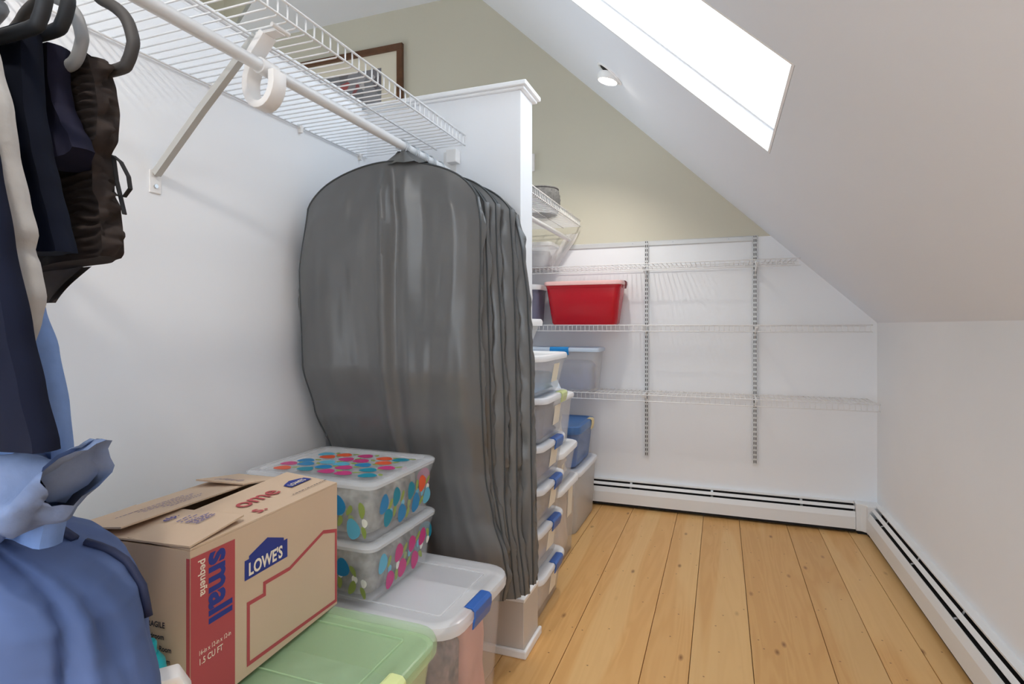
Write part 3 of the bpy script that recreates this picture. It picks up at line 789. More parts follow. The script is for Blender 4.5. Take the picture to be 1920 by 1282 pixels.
# ------------------------------------------------------------------ cardboard moving box
ang = math.atan2(.028, .454)
bx = thing('moving_box', 'brown cardboard moving box with red band on green bin', 'box', (-1.0697, .9745, .6335), ang)
BW, BL, BH = .155, .2275, .308
tk = .004
b = MB()
b.box((BW - tk, -BL, 0), (BW, BL, BH)); b.box((-BW, -BL, 0), (-BW + tk, BL, BH)); b.box((-BW + tk, -BL, 0), (BW - tk, -BL + tk, BH)); b.box((-BW + tk, BL - tk, 0), (BW - tk, BL, BH)); b.box((-BW + tk, -BL + tk, 0), (BW - tk, BL - tk, tk))
bwalls = b.build('box_walls', CARD, bx)
def plate(name, c4, t=.0035):
    m = MB(); n = 6; vs = []
    for i in range(n + 1):
        for j in range(n + 1):
            u, v = i / n, j / n
            p = (Vector(c4[0]) * (1 - u) + Vector(c4[1]) * u) * (1 - v) + (Vector(c4[3]) * (1 - u) + Vector(c4[2]) * u) * v
            vs.append(p)
    N1 = n + 1; tot = N1 * N1
    top = vs; bot = [p - Vector((0, 0, t)) for p in vs]; fs = []
    for i in range(n):
        for j in range(n):
            a = i * N1 + j; fs.append((a, a + N1, a + N1 + 1, a + 1)); fs.append((tot + a + 1, tot + a + N1 + 1, tot + a + N1, tot + a))
    for i in range(n):
        for a, c in ((i * N1, (i + 1) * N1), ((i + 1) * N1 + n, i * N1 + n), (i + 1, i), (n * N1 + i, n * N1 + i + 1)):
            fs.append((a, tot + a, tot + c, c))
    m.add(top + bot, fs)
    return m.build(name, CARD, bx)
e = .0005
fr = plate('top_flap', [(BW, -BL + e, BH + .004), (BW, BL - e, BH + .004), (.003, BL - .002, BH + .020), (.003, -BL + .003, BH + .008)])
fn = plate('top_flap', [(-BW + e, -BL, BH + .0045), (BW - e, -BL, BH + .009), (BW - .012, -BL + .145, BH + .019), (-BW + .006, -BL + .145, BH + .013)])
fl = plate('top_flap', [(-BW, -BL + .004, BH + .010), (-BW, BL - .10, BH + .008), (-.012, BL - .10, BH + .021), (-.012, -BL + .002, BH + .026)])
ff = plate('top_flap', [(-BW + e, BL, BH + .003), (-.005, BL, BH + .003), (-.005, BL - .150, BH + .028), (-BW + .008, BL - .150, BH + .027)])
# prints on the long face (+x): u = y + BL, v = z
R_, U_ = (0, 1, 0), (0, 0, 1); O_ = (BW, -BL, 0)
decal('red_band', [(.001, .001), (.107, .001), (.107, .292), (.001, .294)], RED, bwalls, O_, R_, U_)
dn_, rt_ = (0, 0, -1), (0, 1, 0)
text_mesh('lettering', 'small', .078, NAVY, bwalls, (BW, -BL + .044, .288), dn_, rt_, thick=.0026, lift=.0010, squeeze=.86)
text_mesh('lettering', 'pequeña', .0235, CREAMP, bwalls, (BW, -BL + .0225, .284), dn_, rt_, thick=.0004, lift=.0010, squeeze=.86)
text_mesh('lettering', '16-in x 12-in x 12-in', .0125, CREAMP, bwalls, (BW, -BL + .018, .108), R_, U_, thick=.0001, lift=.0010, squeeze=.76)
text_mesh('lettering', '1.5 CU FT', .0165, CREAMP, bwalls, (BW, -BL + .018, .090), R_, U_, thick=.0002, lift=.0010, squeeze=.82)
LG = [(0, 0), (.130, 0), (.130, .041), (.118, .041), (.118, .047), (.066, .066), (.012, .047), (.012, .041), (0, .041)]
decal('logo_panel', LG, NAVY, bwalls, (BW, -BL + .133, .196), R_, U_)
text_mesh('lettering', "LOWE'S", .036, CREAMP, bwalls, (BW, -BL + .143, .203), R_, U_, thick=.0011, lift=.0010, squeeze=.82)
# red outline of a house
pts = [(.453, .196), (.398, .205), (.272, .166), (.186, .166), (.183, .145), (.139, .146), (.136, .020), (.453, .014)]
pts = [(.4535, .193), (.396, .209), (.270, .170), (.186, .172), (.186, .148), (.139, .150), (.139, .018), (.4535, .006)]
b = MB(); wl = .0085
npt = len(pts); inner = []
for i in range(npt):
    p0, p1, p2 = Vector(pts[i - 1]), Vector(pts[i]), Vector(pts[(i + 1) % npt])
    d1 = (p1 - p0).normalized(); d2 = (p2 - p1).normalized()
    n1 = Vector((-d1.y, d1.x)); n2 = Vector((-d2.y, d2.x)); nn = (n1 + n2); nn = nn / max(.3, nn.dot(n1))
    inner.append(p1 + nn * wl)
allp = [Vector(p) for p in pts] + inner
b.add([(BW + .0005, -BL + p.x, p.y) for p in allp], [(i, (i + 1) % npt, npt + (i + 1) % npt, npt + i) for i in range(npt)])
b.build('red_outline', RED, bwalls)
# prints on the near end (-y)
for i, (w_, sz) in enumerate((('FRAGILE', .015), ('Bedroom', .014), ('Family Room', .014), ('Living Room', .014), ('Other', .014))):
    text_mesh('lettering', w_, sz, INK, bwalls, (BW - .105, -BL, .160 - i * .0215), (1, 0, 0), (0, 0, 1), thick=.0003, lift=.0008, squeeze=.85)
decal('red_band', [(0, .001), (.008, .001), (.008, .294), (0, .294)], RED, bwalls, (BW - .008, -BL, 0), (1, 0, 0), (0, 0, 1))
# prints on the flaps: right flap carries red words and the small logo
def on(flap_c4, u, v):
    c = [Vector(q) for q in flap_c4]
    return (c[0] * (1 - u) + c[1] * u) * (1 - v) + (c[3] * (1 - u) + c[2] * u) * v
c4 = [(BW, -BL, BH + .004), (BW, BL, BH + .004), (.003, BL, BH + .020), (.003, -BL, BH + .008)]
upv = (Vector(c4[3]) - Vector(c4[0])).normalized()
text_mesh('lettering', 'ome', .066, RED, fr, on(c4, .44, .42), (0, 1, .012), upv, thick=.001, lift=.0030, squeeze=1.05)
text_mesh('lettering', 's.', .05, RED, fr, on(c4, .42, .10), (0, 1, .012), upv, thick=.001, lift=.0030)
decal('logo_panel', [(x * .6, y * .6) for x, y in LG], NAVY, fr, on(c4, .79, .42), (0, 1, .012), upv, lift=.0030)
text_mesh('lettering', "LOWE'S", .020, CREAMP, fr, on(c4, .803, .45), (0, 1, .012), upv, thick=.0005, lift=.0036, squeeze=.82)
def scribble(parent_o, rt, upd, wid, m, seed, lift, par=None):
    """rows of print too small to read"""
    rnd = random.Random(seed); r = Vector(rt).normalized(); u = Vector(upd).normalized(); n = r.cross(u); q = Vector(parent_o) + n * lift
    bb = MB(); x = 0
    while x < wid:
        w = rnd.uniform(.004, .012); h = rnd.uniform(.0022, .0032)
        bb.add([q + r * x, q + r * (x + w), q + r * (x + w) + u * h, q + r * x + u * h], [(0, 1, 2, 3)]); x += w + .003
    return bb.build('fine_print', m, par)
scribble(on(c4, .70, .18), (0, 1, .012), upv, .12, INK, 1, .003, fr)
l4 = [(-BW, -BL + .004, BH + .010), (-BW, BL - .10, BH + .008), (-.012, BL - .10, BH + .021), (-.012, -BL + .002, BH + .026)]
for i in range(5):
    scribble(on(l4, .62 + .04 * (i % 2), .40 + .09 * i), (0, -1, .0), (1, 0, .1), .16 - .02 * i, NAVY, 5 + i, .0016, fl)
n4 = [(-BW, -BL, BH + .0045), (BW, -BL, BH + .009), (BW - .012, -BL + .145, BH + .019), (-BW, -BL + .145, BH + .013)]
text_mesh('lettering', 'elp.', .024, NAVY, fn, on(n4, .56, .52), (0, 1, .07), (-1, 0, -.01), thick=.0004, lift=.0030)
for i in range(3): scribble(on(n4, .64 + .035 * i, .55), (0, 1, .07), (-1, 0, -.01), .03, NAVY, 20 + i, .003, fn)
for (u0, v0, w_, h_) in ((.72, .55, .045, .0012), (.80, .55, .045, .0012)):
    decal('fine_print', [(0, 0), (w_, 0), (w_, h_), (0, h_)], NAVY, fn, on(n4, u0, v0), (0, 1, .07), (-1, 0, -.01), lift=.003)
for i in range(4): scribble(on(n4, .735 + .018 * i, .57), (0, 1, .07), (-1, 0, -.01), .038, NAVY, 30 + i, .003, fn)
f4 = [(-BW + e, BL, BH + .003), (-.005, BL, BH + .003), (-.005, BL - .150, BH + .028), (-BW + .008, BL - .150, BH + .027)]
for i in range(7):
    q = on(f4, .25 + .08 * i, .86 - .03 * (i % 3))
    decal('fine_print', [(0, 0), (.003, 0), (.006, .02 + .006 * (i % 2)), (.003, .02 + .006 * (i % 2))], NAVY, ff, q, (1, 0, 0), (0, 1, -.16), lift=.001)

# ================================================================== GARMENT BAGS
def slab(ztop, zbot, Lf, Rf, th, disp, nu=40, nv=60, gus=4, wob=None, pillow=None):
    """thick hanging sheet: Lf(z), Rf(z) give (x, y) of its left and right edge; disp(u, v, side) pushes the faces out"""
    m = MB(); NU = nu + 1; NV = nv + 1
    def pos(u, v, off):
        zt = ztop(u); zb = zbot(u); z = zt + (zb - zt) * v
        a = Vector(Lf(z)); c = Vector(Rf(z)); p = a + (c - a) * (u + 1) / 2
        t = (c - a).normalized(); n = Vector((t.y, -t.x))
        p = p + n * off
        return Vector((p.x, p.y, z))
    grid = []
    for side in (1, -1):
        for i in range(NU):
            u = -1 + 2 * i / nu
            for j in range(NV):
                v = j / nv
                e = min(1, (1 - abs(u)) * 9, v * 14)
                pl_ = pillow * math.sqrt(max(0, 1 - abs(u) ** 5)) * min(1, .25 + v * 9) if (pillow and side > 0) else 0
                grid.append(pos(u, v, side * th / 2 + disp(u, v, side) * max(0, e) + pl_))
    T = NU * NV; fs = []
    for i in range(nu):
        for j in range(nv):
            a = i * NV + j; fs.append((a, a + NV, a + NV + 1, a + 1)); fs.append((T + a + 1, T + a + NV + 1, T + a + NV, T + a))
    m.add(grid, fs)
    # gusset strips on both sides, top and bottom
    def strip(pairs, w):
        vs = []; fs = []
        for (a, c, k) in pairs:
            a = Vector(a); c = Vector(c)
            for g in range(gus + 1):
                q = a + (c - a) * g / gus; vs.append(q + w(k, g / gus))
        n = gus + 1
        for i in range(len(pairs) - 1):
            for g in range(gus): fs.append((i * n + g, i * n + g + 1, (i + 1) * n + g + 1, (i + 1) * n + g))
        m.add(vs, fs)
    amp = wob or 0
    for (iu, s) in ((nu, 1), (0, -1)):
        strip([(grid[iu * NV + j], grid[T + iu * NV + j], j / nv) for j in range(NV)], lambda k, g, s=s: Vector((s * math.sin(g * PI) * (.006 + amp * (nz(k * 13 + s + g * 1.2, g * 1.5, th * 170) + .45 * nz(k * 34 - g * 3, g * 2, th * 90))), 0, 0)))
    strip([(grid[i * NV], grid[T + i * NV], i / nu) for i in range(NU)], lambda k, g: Vector((0, 0, -.004 * math.sin(g * PI))))
    strip([(grid[i * NV + nv], grid[T + i * NV + nv], i / nu) for i in range(NU)], lambda k, g: Vector((0, 0, .002 * math.sin(g * PI))))
    front = [grid[j] for j in range(nv, -1, -1)] + [grid[i * NV] for i in range(1, NU)] + [grid[nu * NV + j] for j in range(1, NV)]
    back = [grid[T + j] for j in range(nv, -1, -1)] + [grid[T + i * NV] for i in range(1, NU)] + [grid[T + nu * NV + j] for j in range(1, NV)]
    fb = [grid[i * NV + nv] for i in range(NU)]
    return m, front, back, fb

def garment_bag(k, label, Lt, Rt, ztop_c, zb, th, seed, sag=.17, fold=1., pill=.012):
    Lx = table([(z, x) for z, x, y in Lt]); Ly = table([(z, y) for z, x, y in Lt])
    Rx = table([(z, x) for z, x, y in Rt]); Ry = table([(z, y) for z, x, y in Rt])
    uc = -.06
    hook_y = (Ly(1.9) * .45 + Ry(1.9) * .55)
    t = thing('garment_bag', label, 'garment bag', (RX, hook_y, 0), 0, 'grey garment bags on the rod')
    o = t.location
    def ztop(u): return ztop_c - (.105 if u < 0 else .08) * u * u - .055 * abs(u) ** 10
    def zbot(u): return zb + .004 * math.sin(u * 5 + seed)
    def disp(u, v, side):
        if side < 0: return .008 * nz(u * 3 + seed, v * 2, 4)
        d = .010 * (1 - u * u) + .006 * nz(u * 6, v * 16 + seed * 3, seed) * (abs(u) ** 3) * (2 if fold < 1 else .6)   # fullness, puckered edges
        gr = min(1, v * 1.6)
        # long drape folds fanning out of the hook
        w = u - uc
        ph = w / (.25 + .75 * v)
        d += fold * (.007 * math.sin(ph * 3.2 + seed) * gr * math.exp(-1.2 * w * w) + .0015 * math.sin(ph * 8 + 1 + seed) * math.exp(-4 * w * w) * (1 - .6 * v))
        # the centre crease
        wc = w - .05 * math.sin(v * 4)- .12 * max(0, v - .55)
        d += fold * .020 * math.exp(-(wc / .05) ** 2) * (1 - .4 * v) - fold * .014 * math.exp(-((wc - .12) / .07) ** 2)
        d += fold * .022 * nz(u * 2.2 + seed, v * 1.8, seed) + .004 * nz(u * 9, v * 6 + seed, 2)
        # diagonal creases on the right shoulder
        d += fold * .007 * math.exp(-((u - .55 + .7 * (v - .25)) / .045) ** 2) * math.exp(-((v - .25) / .12) ** 2)
        return d
    m, fr, bk, fb = slab(ztop, zbot, lambda z: (Lx(z) - o.x, Ly(z) - o.y), lambda z: (Rx(z) - o.x, Ry(z) - o.y), th, disp, wob=.017, nu=72, nv=130, gus=7, pillow=pill)
    bb_ = m.build('bag_body', GREYBAG, t, smooth=True, angle=1.0)
    for edge in (fr, bk):
        pm = MB(); pm.tube(edge, .0034, 6); pm.build('piping', GREYPIPE, bb_, smooth=True)
    # gathered collar round the hook
    n = 20; lo = []
    for (r, z) in ((.085, ztop_c - .012), (.05, ztop_c + .01), (.026, ztop_c + .028), (.016, ztop_c + .04), (.010, ztop_c + .038)):
        lo.append([(r * math.cos(2 * PI * q / n) * (1.25 + .1 * math.sin(q * 2.7)), r * .5 * math.sin(2 * PI * q / n) + .004 * math.sin(q * 5), z + .004 * math.sin(q * 3.1)) for q in range(n)])
    m2 = MB(); m2.loft(lo, False, True); m2.build('collar', GREYBAG, t, smooth=True)
    return t
def wl(z, x, y): return (z, x, y)
Lb = [(.30, -1.36, 1.93), (.60, -1.38, 1.90), (.88, -1.42, 1.83), (1.03, -1.445, 1.765), (1.2, -1.455, 1.71), (1.55, -1.465, 1.705), (1.8, -1.455, 1.74), (1.95, -1.42, 1.745)]
def shift(tb, dx, dy, wv=0): return [(z, min(x + dx + wv * math.sin(z * 7 + dy * 40), 9), y + dy) for z, x, y in tb]
R1 = [(.33, -.765, 1.985), (.42, -.748, 1.98), (.50, -.757, 1.97), (.62, -.797, 1.97), (.80, -.822, 1.945), (1.03, -.808, 1.885), (1.18, -.806, 1.862), (1.37, -.806, 1.85), (1.56, -.80, 1.85), (1.72, -.80, 1.85), (1.82, -.815, 1.85), (1.95, -.83, 1.84)]
R2 = [(.31, -.775, 2.02), (.5, -.77, 2.02), (.8, -.812, 2.0), (1.1, -.80, 1.945), (1.45, -.802, 1.925), (1.7, -.806, 1.92), (1.95, -.82, 1.91)]
R3 = [(.31, -.735, 2.055), (.42, -.748, 2.055), (.7, -.775, 2.04), (1.0, -.765, 2.01), (1.35, -.775, 1.99), (1.6, -.788, 1.985), (1.8, -.79, 1.98), (1.95, -.81, 1.97)]
R4 = [(.315, -.712, 2.095), (.6, -.742, 2.09), (.9, -.738, 2.075), (1.3, -.742, 2.06), (1.6, -.750, 2.055), (1.8, -.76, 2.05), (1.95, -.80, 2.04)]
R5 = [(.34, -.692, 2.135), (.55, -.694, 2.13), (1.16, -.700, 2.12), (1.45, -.712, 2.115), (1.64, -.733, 2.11), (1.8, -.765, 2.11), (1.95, -.81, 2.10)]
garment_bag(0, 'front grey zip garment bag with a long centre crease', Lb, R1, 1.945, .325, .034, 0.4, pill=.022)
garment_bag(1, 'second grey garment bag, just behind the front one', shift(Lb, 0, .085), R2, 1.935, .31, .052, 2.1, fold=.3)
garment_bag(2, 'third grey garment bag, in the middle of the row', shift(Lb, 0, .165), R3, 1.94, .302, .052, 3.3, fold=.3)
garment_bag(3, 'fourth grey garment bag, second from the divider wall', [(z, x, min(2.10, y + .235)) for z, x, y in Lb], R4, 1.93, .306, .052, 4.7, fold=.3)
garment_bag(4, 'last grey garment bag, against the divider wall', [(z, x, min(2.14, y + .31)) for z, x, y in Lb], R5, 1.925, .335, .045, 5.9, fold=.2)

# wire hangers crowded on the rod
def wire_hanger(y, lab, ang, drop):
    t = thing('wire_hanger', lab, 'hanger', (RX, y, RZ), ang, 'wire hangers on the garment bag rod')
    m = MB(); path = []
    R = .0225
    for k in range(12):
        a = -.35 + (PI + .75) * k / 11
        path.append((-R * math.cos(a) * -1, 0, R * math.sin(a) - .002))
    path = path[::-1]                      # ends on the right side of the rod, then drops to the neck
    path += [(.014, 0, -.024), (.002, 0, -.036), (0, 0, -.05), (0, 0, -drop)]
    m.tube(path, .0016, 6); m.build('hook', STEEL, t, smooth=True)
    m = MB(); m.tube([(0, 0, -drop), (-.06, 0, -drop - .012), (-.14, 0, -drop - .05), (-.15, 0, -drop - .066), (.15, 0, -drop - .066), (.14, 0, -drop - .05), (.06, 0, -drop - .012)], .0015, 5, closed=True); m.build('shoulder_wire', STEEL, t, smooth=True)
hy = [1.790, 1.799, 1.808, 1.862, 1.871, 1.880, 1.934, 1.943, 1.952, 1.998, 2.006, 2.014, 2.078, 2.087]
ordn = ['first', 'second', 'third', 'fourth', 'fifth', 'sixth', 'seventh', 'eighth', 'ninth', 'tenth', 'eleventh', 'twelfth', 'thirteenth', 'fourteenth']
for i, y in enumerate(hy):
    wire_hanger(y, ordn[i] + ' steel wire hanger on the rod, counting away from the camera', (.17, .15, .14, .13, .11, .12, .10, .11, .10, .09, .08, .08, .05, .05)[i], .085)

# ================================================================== PLASTIC HANGERS AND CLOTHES AT LEFT
def plastic_hanger(label, y, m, rotz=0, dz=0., half=.205, x0=RX, r=.0085):
    t = thing('plastic_hanger', label, 'hanger', (x0, y, RZ + dz), rotz)
    path = []
    for k in range(12):
        a = -.5 + (PI + .9) * k / 11
        path.append((.021 * math.cos(a), 0, .021 * math.sin(a)))
    path = path[::-1]; path = [(-.021, 0, -.006)] + path[1:] + [(.008, 0, -.034), (0, 0, -.05), (0, 0, -.075)]
    b = MB(); b.tube(path, .0035, 8); b.build('hook', STEEL, t, smooth=True)
    zb_ = -.245; ze = -.135
    loop = []
    def arm(s):
        return [(s * .03, 0, -.083), (s * .085, 0, -.102), (s * (half - .075), 0, -.121), (s * (half - .04), 0, ze - .007), (s * (half - .014), 0, ze - .032), (s * half, 0, ze - .066), (s * (half - .002), 0, zb_ + .028), (s * (half - .012), 0, zb_ + .009), (s * (half - .03), 0, zb_)]
    loop = [(0, 0, -.073)] + arm(1) + [(.06, 0, zb_), (-.06, 0, zb_)] + arm(-1)[::-1]
    sm = []
    L_ = [Vector(q) for q in loop]; n_ = len(L_)
    for i in range(n_):
        p0, p1, p2, p3 = L_[i - 1], L_[i], L_[(i + 1) % n_], L_[(i + 2) % n_]
        for k in range(4):
            w = k / 4
            sm.append(.5 * ((2 * p1) + (p2 - p0) * w + (2 * p0 - 5 * p1 + 4 * p2 - p3) * w * w + (3 * p1 - p0 - 3 * p2 + p3) * w ** 3))
    b = MB(); b.tube(sm, r, 12, closed=True); b.build('body', m, t, smooth=True)
    return t
H_BRN = mat('charcoal_velvet_hanger', (64, 61, 60), .7)
H_GRY = mat('grey_plastic_hanger', (150, 152, 154), .5)
H_BLK = mat('black_velvet_hanger', (28, 31, 36), .6)
plastic_hanger('charcoal plastic hanger holding the brown drawstring trousers', .655, H_BRN, dz=.016, half=.184, r=.0098)
plastic_hanger('grey plastic hanger holding the dark shorts', .605, H_GRY, half=.138, dz=.007, r=.0095)
plastic_hanger('black hanger second from the left edge holding navy trousers', .56, H_BLK, half=.178, dz=.034, r=.0098)
plastic_hanger('black hanger closest to the camera at top left', .515, H_BLK, half=.203, dz=.011, r=.0098)

def garment(name, label, cat, m, y, th, right, xl, ztop_v, zbot_f, fold, extra=None, nu=36, nv=60, ytilt=0., parts=None, rufl=0):
    """cloth hanging over a hanger bar; right = [(z, x)] outline of the edge nearest the aisle"""
    y = y - th / 2 - .003
    right = sorted(right); rx = table(right)
    zt = ztop_v if callable(ztop_v) else (lambda u: ztop_v)
    z_ref = right[-1][0]
    t = thing(name, label, cat, (xl * .5 + right[-1][1] * .5, y, right[0][0] - .0))
    o = t.location
    def disp(u, v, side):
        d = fold * (math.sin(u * 8 + y * 60 + v * 1.2) * .6 + math.sin(u * 15 + 2 + v) * .3) * (.3 + v) * side * .6
        d += fold * .9 * nz(u * 2 + y * 9, v * 4, side)
        if extra: d += extra(u, v, side)
        return d
    mm, fr, bk, fb = slab(lambda u: zt(u) - o.z, lambda u: zbot_f(u) - o.z, lambda z: (xl - o.x, ytilt * (z)), lambda z: (rx(z + o.z) - o.x, ytilt * z), th, disp, nu=nu, nv=nv, gus=4, wob=rufl)
    mm.build('cloth', m, t, smooth=True)
    return t, rx, o
BROWN = mat('brown_black_cotton', (54, 46, 43), .9, spec=.2, var=.25, vscale=30)
NAVYD = mat('dark_navy_twill', (19, 23, 40), .9, spec=.15, var=.15, vscale=10)
NAVYB = mat('navy_blue_twill', (13, 18, 32), .9, spec=.15, var=.2, vscale=6)
INDI = mat('indigo_dark_cotton', (28, 28, 46), .9, spec=.2, var=.15, vscale=12)
OFFW = mat('off_white_cotton', (174, 171, 168), .9, var=.06, vscale=40, bump=.12, bscale=90)
LBLUE = mat('light_blue_chambray', (112, 140, 190), .85, var=.1, vscale=30, bump=.06, bscale=120)
CHAM = mat('washed_blue_cotton', (74, 92, 134), .85, var=.12, vscale=4)

# brown drawstring trousers: two gathered lobes over the bar
crinkle = lambda u, v, s: .0045 * math.sin(v * 150 + 6 * nz(u * 4, v * 6, 1)) * max(0, .35 + u) * (1 if v < .9 else .4) + .016 * math.exp(-((u - .52) / .16) ** 2) * s * (1 if s > 0 else .3)
g1, rx1, o1 = garment('drawstring_trousers', 'dark brown trousers with gathered drawstring waist over the charcoal hanger', 'trousers', BROWN, .662, .036,
        [(1.80, -.972), (1.775, -.962), (1.743, -.950), (1.702, -.942), (1.658, -.946), (1.637, -.962), (1.60, -.955), (1.57, -.955), (1.546, -.940), (1.501, -.934), (1.470, -.932), (1.455, -.945), (1.44, -.97)], -1.30,
        lambda u: 1.795, lambda u: 1.44 + .022 * max(0, u), .010, crinkle, nu=50, nv=110, rufl=.03)
b = MB(); q = Vector((-.948, .652, 1.632)) - o1
b.ribbon([q, q + Vector((.018, -.0, -.012)), q + Vector((.036, 0, -.038)), q + Vector((.040, 0, -.058)), q + Vector((.026, 0, -.070)), q + Vector((.006, 0, -.066)), q + Vector((-.008, 0, -.055))], (0, .007, 0), .002)
b.ribbon([q, q + Vector((.002, .004, -.04)), q + Vector((.012, .004, -.07)), q + Vector((.021, .004, -.098))], (0, .007, 0), .002)
b.build('drawstring', mat('black_cord', (24, 22, 24), .8), g1)
b = MB(); 
lp = []
for i in range(14):
    v = i / 13; lp.append((-.02 - .13 * v - .0, -.012 + .004 * math.sin(v * 9), -.005 - .09 * (1 - v) * 0 - .065 * math.sin(v * PI * .55)))
vs = []; fs = []
for i in range(11):
    v = i / 10
    xr_ = -1.02 - .085 * v; 
    for k in range(9):
        u = k / 8; vs.append((-1.22 + (xr_ + 1.22) * u - o1.x, .650 - o1.y + .006 * math.sin(u * 9 + v * 3), 1.452 - .062 * v + .03 * (1 - u) * v * 0 - o1.z))
for i in range(10):
    for k in range(8): fs.append((i * 9 + k, i * 9 + k + 1, i * 9 + k + 10, i * 9 + k + 9))
b.add(vs, fs); b.add([(x, y + .012, z) for x, y, z in vs], fs)
b.build('trouser_leg', mat('taupe_cotton_lining', (98, 86, 78), .9, var=.2, vscale=20), g1, smooth=True)

# dark shorts on the grey hanger
garment('dark_shorts', 'dark indigo shorts with open hems over the grey hanger', 'shorts', INDI, .612, .034,
        [(1.79, -.985), (1.74, -.985), (1.70, -.975), (1.665, -.955), (1.64, -.935), (1.604, -.918)], -1.30, 1.792, lambda u: 1.612 + .02 * math.sin(u * 5 + 1.5) + .006, .012, lambda u, v, s: .02 * math.exp(-((u - .75) / .12) ** 2) * v * s)
# navy trousers
garment('navy_trousers', 'dark navy trousers folded over the black hanger', 'trousers', NAVYB, .558, .030,
        [(1.79, -.962), (1.74, -.958), (1.677, -.953), (1.61, -.936), (1.554, -.917), (1.50, -.897), (1.455, -.881)], -1.28, 1.793, lambda u: 1.455, .010, None)
# off-white garment with ring
gw, rxw, ow = garment('off_white_jacket', 'off-white cotton jacket edge hanging before the navy trousers', 'jacket', OFFW, .472, .030,
        [(1.90, -1.0), (1.75, -.915), (1.69, -.892), (1.63, -.868), (1.573, -.857), (1.508, -.835), (1.466, -.819), (1.446, -.826), (1.425, -.814), (1.384, -.803), (1.357, -.812), (1.31, -.835)], -1.25, lambda u: 1.92 - .10 * max(0, u), lambda u: 1.30, .008, lambda u, v, s: .004 * math.sin(v * 60 + u * 9) * max(0, u))
b = MB(); rc = Vector((-.835, .452, 1.405)) - ow
b.tube([rc + Vector((.022 * math.cos(2 * PI * k / 20), -.004, .026 * math.sin(2 * PI * k / 20))) for k in range(20)], .003, 6, closed=True); b.build('metal_ring', STEEL, gw, smooth=True)
# light blue shirt with a rumpled sleeve
gs, rxs, os_ = garment('chambray_shirt', 'light blue shirt with rumpled hem under the navy coat', 'shirt', LBLUE, .505, .028,
        [(1.60, -.93), (1.50, -.905), (1.445, -.888), (1.372, -.862), (1.321, -.835), (1.244, -.813), (1.181, -.804), (1.13, -.808), (1.05, -.83)], -1.2, 1.60, lambda u: 1.06, .012, None)
vs = []; fs = []; NA, NB = 34, 20
for i in range(NA + 1):
    a = i / NA
    for k in range(NB):
        th_ = 2 * PI * k / NB
        cx_ = -.99 + .27 * a; cz_ = 1.120 + .045 * a * a + .008 * math.sin(a * 14)
        rz_ = (.062 - .018 * a) * (1 + .16 * math.sin(th_ * 3 + a * 12)) * (1 + .20 * nz(a * 5, th_, 3) + .16 * nz(a * 13, th_ * 2.2, 7)); ry_ = .038 * (1 + .25 * math.sin(th_ * 4 + a * 9))
        if a > .93: rz_ *= .92
        vs.append((cx_ + .028 * math.sin(th_) * a - os_.x + .01 * nz(a * 9, th_ * 2, 1), .455 + ry_ * math.cos(th_) - os_.y, cz_ + rz_ * math.sin(th_) - os_.z))
for i in range(NA):
    for k in range(NB): fs.append((i * NB + k, i * NB + (k + 1) % NB, (i + 1) * NB + (k + 1) % NB, (i + 1) * NB + k))
fs.append(tuple(range(NB))); 
b = MB(); b.add(vs, fs)
# inner turn-back of the cuff
b.add([(v_[0] - .02, v_[1] * .85, v_[2]) for v_ in vs[-NB:]] , [tuple(range(NB))])
b.build('rolled_sleeve', mat('pale_blue_chambray', (108, 126, 162), .9, var=.12, vscale=26, bump=.08, bscale=90), gs, smooth=True)
# navy coat nearest the camera
garment('navy_coat', 'long dark navy coat hanging at the left edge of the photo', 'coat', NAVYD, .425, .028,
        [(1.95, -1.0), (1.75, -.905), (1.62, -.835), (1.541, -.805), (1.45, -.780), (1.344, -.746), (1.277, -.723), (1.215, -.699)], -1.15, lambda u: 1.93 - .06 * max(0, u), lambda u: 1.205 + .006 * u, .009, None)

# hamper with the heaped blue jacket, a teal bottle behind it
hp = thing('laundry_hamper', 'white plastic laundry hamper in the lower left corner', 'hamper', (-1.10, .44, 0))
b = MB(); hx, hy_ = .275, .205
b.loft([rrect(hx - .04, hy_ - .04, .05, 0), rrect(hx - .01, hy_ - .01, .05, .76), rrect(hx + .012, hy_ + .012, .055, .775), rrect(hx + .014, hy_ + .014, .055, .798), rrect(hx - .004, hy_ - .004, .05, .80), rrect(hx - .014, hy_ - .014, .05, .775), rrect(hx - .045, hy_ - .045, .045, .006)])
b.build('tub', PLAST, hp, smooth=True, angle=.7)
b = MB(); b.ribbon([(hx - .02, hy_ - .05, .79), (hx + .002, hy_ - .02, .802), (hx + .014, hy_ + .012, .798), (hx + .026, hy_ + .024, .765)], (.034, -.026, 0), .013); b.build('handle', PLAST, hp, smooth=True, bevel=.003, angle=.7)

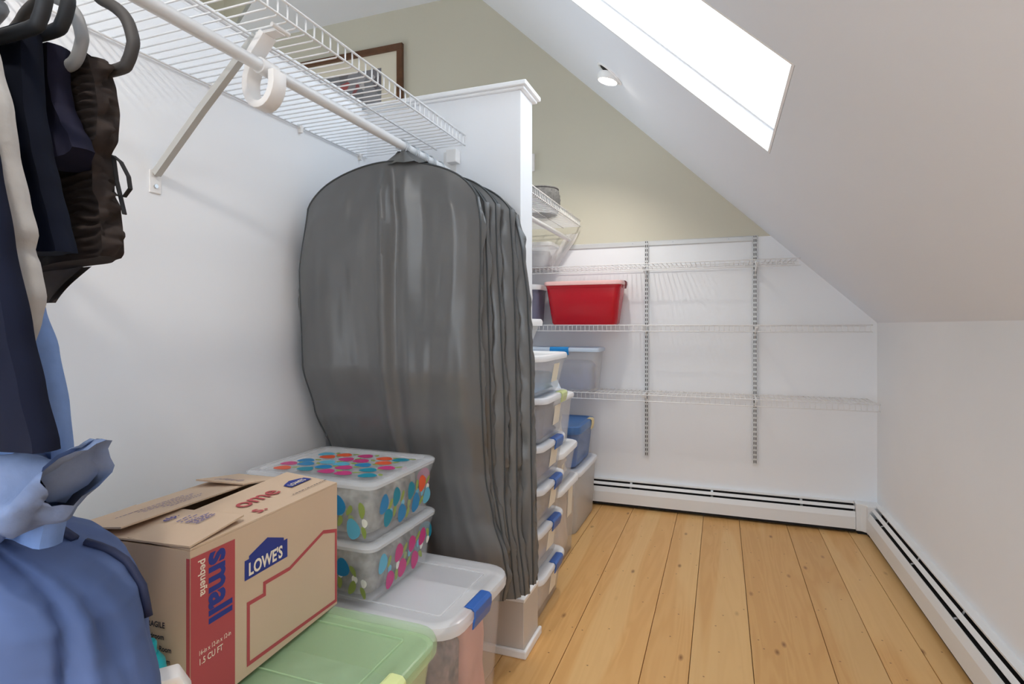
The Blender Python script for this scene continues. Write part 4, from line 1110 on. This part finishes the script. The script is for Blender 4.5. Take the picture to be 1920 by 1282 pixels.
jk = thing('blue_jacket', 'rumpled washed-blue jacket with dark piped seam heaped at lower left', 'jacket', (-1.06, .47, .80))
rj = table([(.78, -.742), (.841, -.748), (.88, -.756), (.915, -.764), (.944, -.774), (.98, -.79), (1.007, -.815), (1.024, -.845), (1.036, -.885), (1.046, -.93), (1.056, -.97)])
NA, NB = 60, 180
vs = []; fs = []
cx_ = -1.12
def jsurf(z, th_, top=False):
    R = (rj(z) - cx_) / .84
    if top: R = .012
    c_, s_ = math.cos(th_), math.sin(th_)
    w = 1 + .025 * nz(c_ * 2 + 3, s_ * 2, z * 7)
    th2 = th_ if th_ > 2 else th_ + 2 * PI
    dth = (th2 - 6.0 - (z - .92) * .9)
    cr = -.022 * math.exp(-(dth / .04) ** 2) + .012 * math.exp(-((dth - .10) / .07) ** 2)
    d2 = (th2 - 6.32 + (z - .92) * .9)
    cr += -.009 * math.exp(-(d2 / .05) ** 2) + .012 * nz(math.cos(th_) * 5, math.sin(th_) * 5, z * 13)
    if c_ > 0: x = cx_ + (R * w + cr) * c_
    else: x = cx_ + .20 * c_ * min(1, R / .33)
    y = .49 + (.17 * min(1, R / .34) * w + cr) * s_
    return Vector((x + 1.06, y - .47, z - .80))
for i in range(NA + 1):
    a = i / NA; z = .806 + (1.056 - .806) * math.sin(a * PI / 2)
    for k in range(NB): vs.append(jsurf(z, 2 * PI * k / NB, i == NA))
for i in range(NA):
    for k in range(NB): fs.append((i * NB + k, i * NB + (k + 1) % NB, (i + 1) * NB + (k + 1) % NB, (i + 1) * NB + k))
fs.append(tuple(range(NB))[::-1]); fs.append(tuple(NA * NB + k for k in range(NB)))
b = MB(); b.add(vs, fs); b.build('cloth', CHAM, jk, smooth=True)
b = MB(); b.tube([jsurf(z, .46) + Vector((.003, .003, .002)) for z in (.94, .96, .98, 1.0, 1.012, 1.022, 1.029, 1.034)], .0058, 8)
b.tube([jsurf(1.036, .46) + Vector((-.008, .0, .004)), jsurf(1.042, .48) + Vector((-.002, .0, .012)), jsurf(1.047, .52) + Vector((-.005, .0, .012)), jsurf(1.051, .6) + Vector((0, 0, .009)), jsurf(1.054, .7) + Vector((0, 0, .006))], .0062, 8)
b.build('piping', mat('dark_navy_piping', (26, 34, 66), .7), jk, smooth=True)
tl = thing('teal_bottle', 'bright teal plastic bottle half hidden behind the blue jacket', 'bottle', (-.945, .708, .6335))
TEAL = mat('bright_teal_plastic', (12, 176, 192), .3)
b = MB(); b.loft([circ(.028, 0, 20), circ(.031, .006, 20), circ(.031, .105, 20), circ(.028, .125, 20), circ(.018, .14, 20)]); b.build('body', TEAL, tl, smooth=True, angle=.7)
b = MB(); b.loft([circ(.0155, .1402, 20), circ(.0155, .158, 20), circ(.013, .162, 20)]); b.build('cap', TEAL, tl, smooth=True, angle=.7)
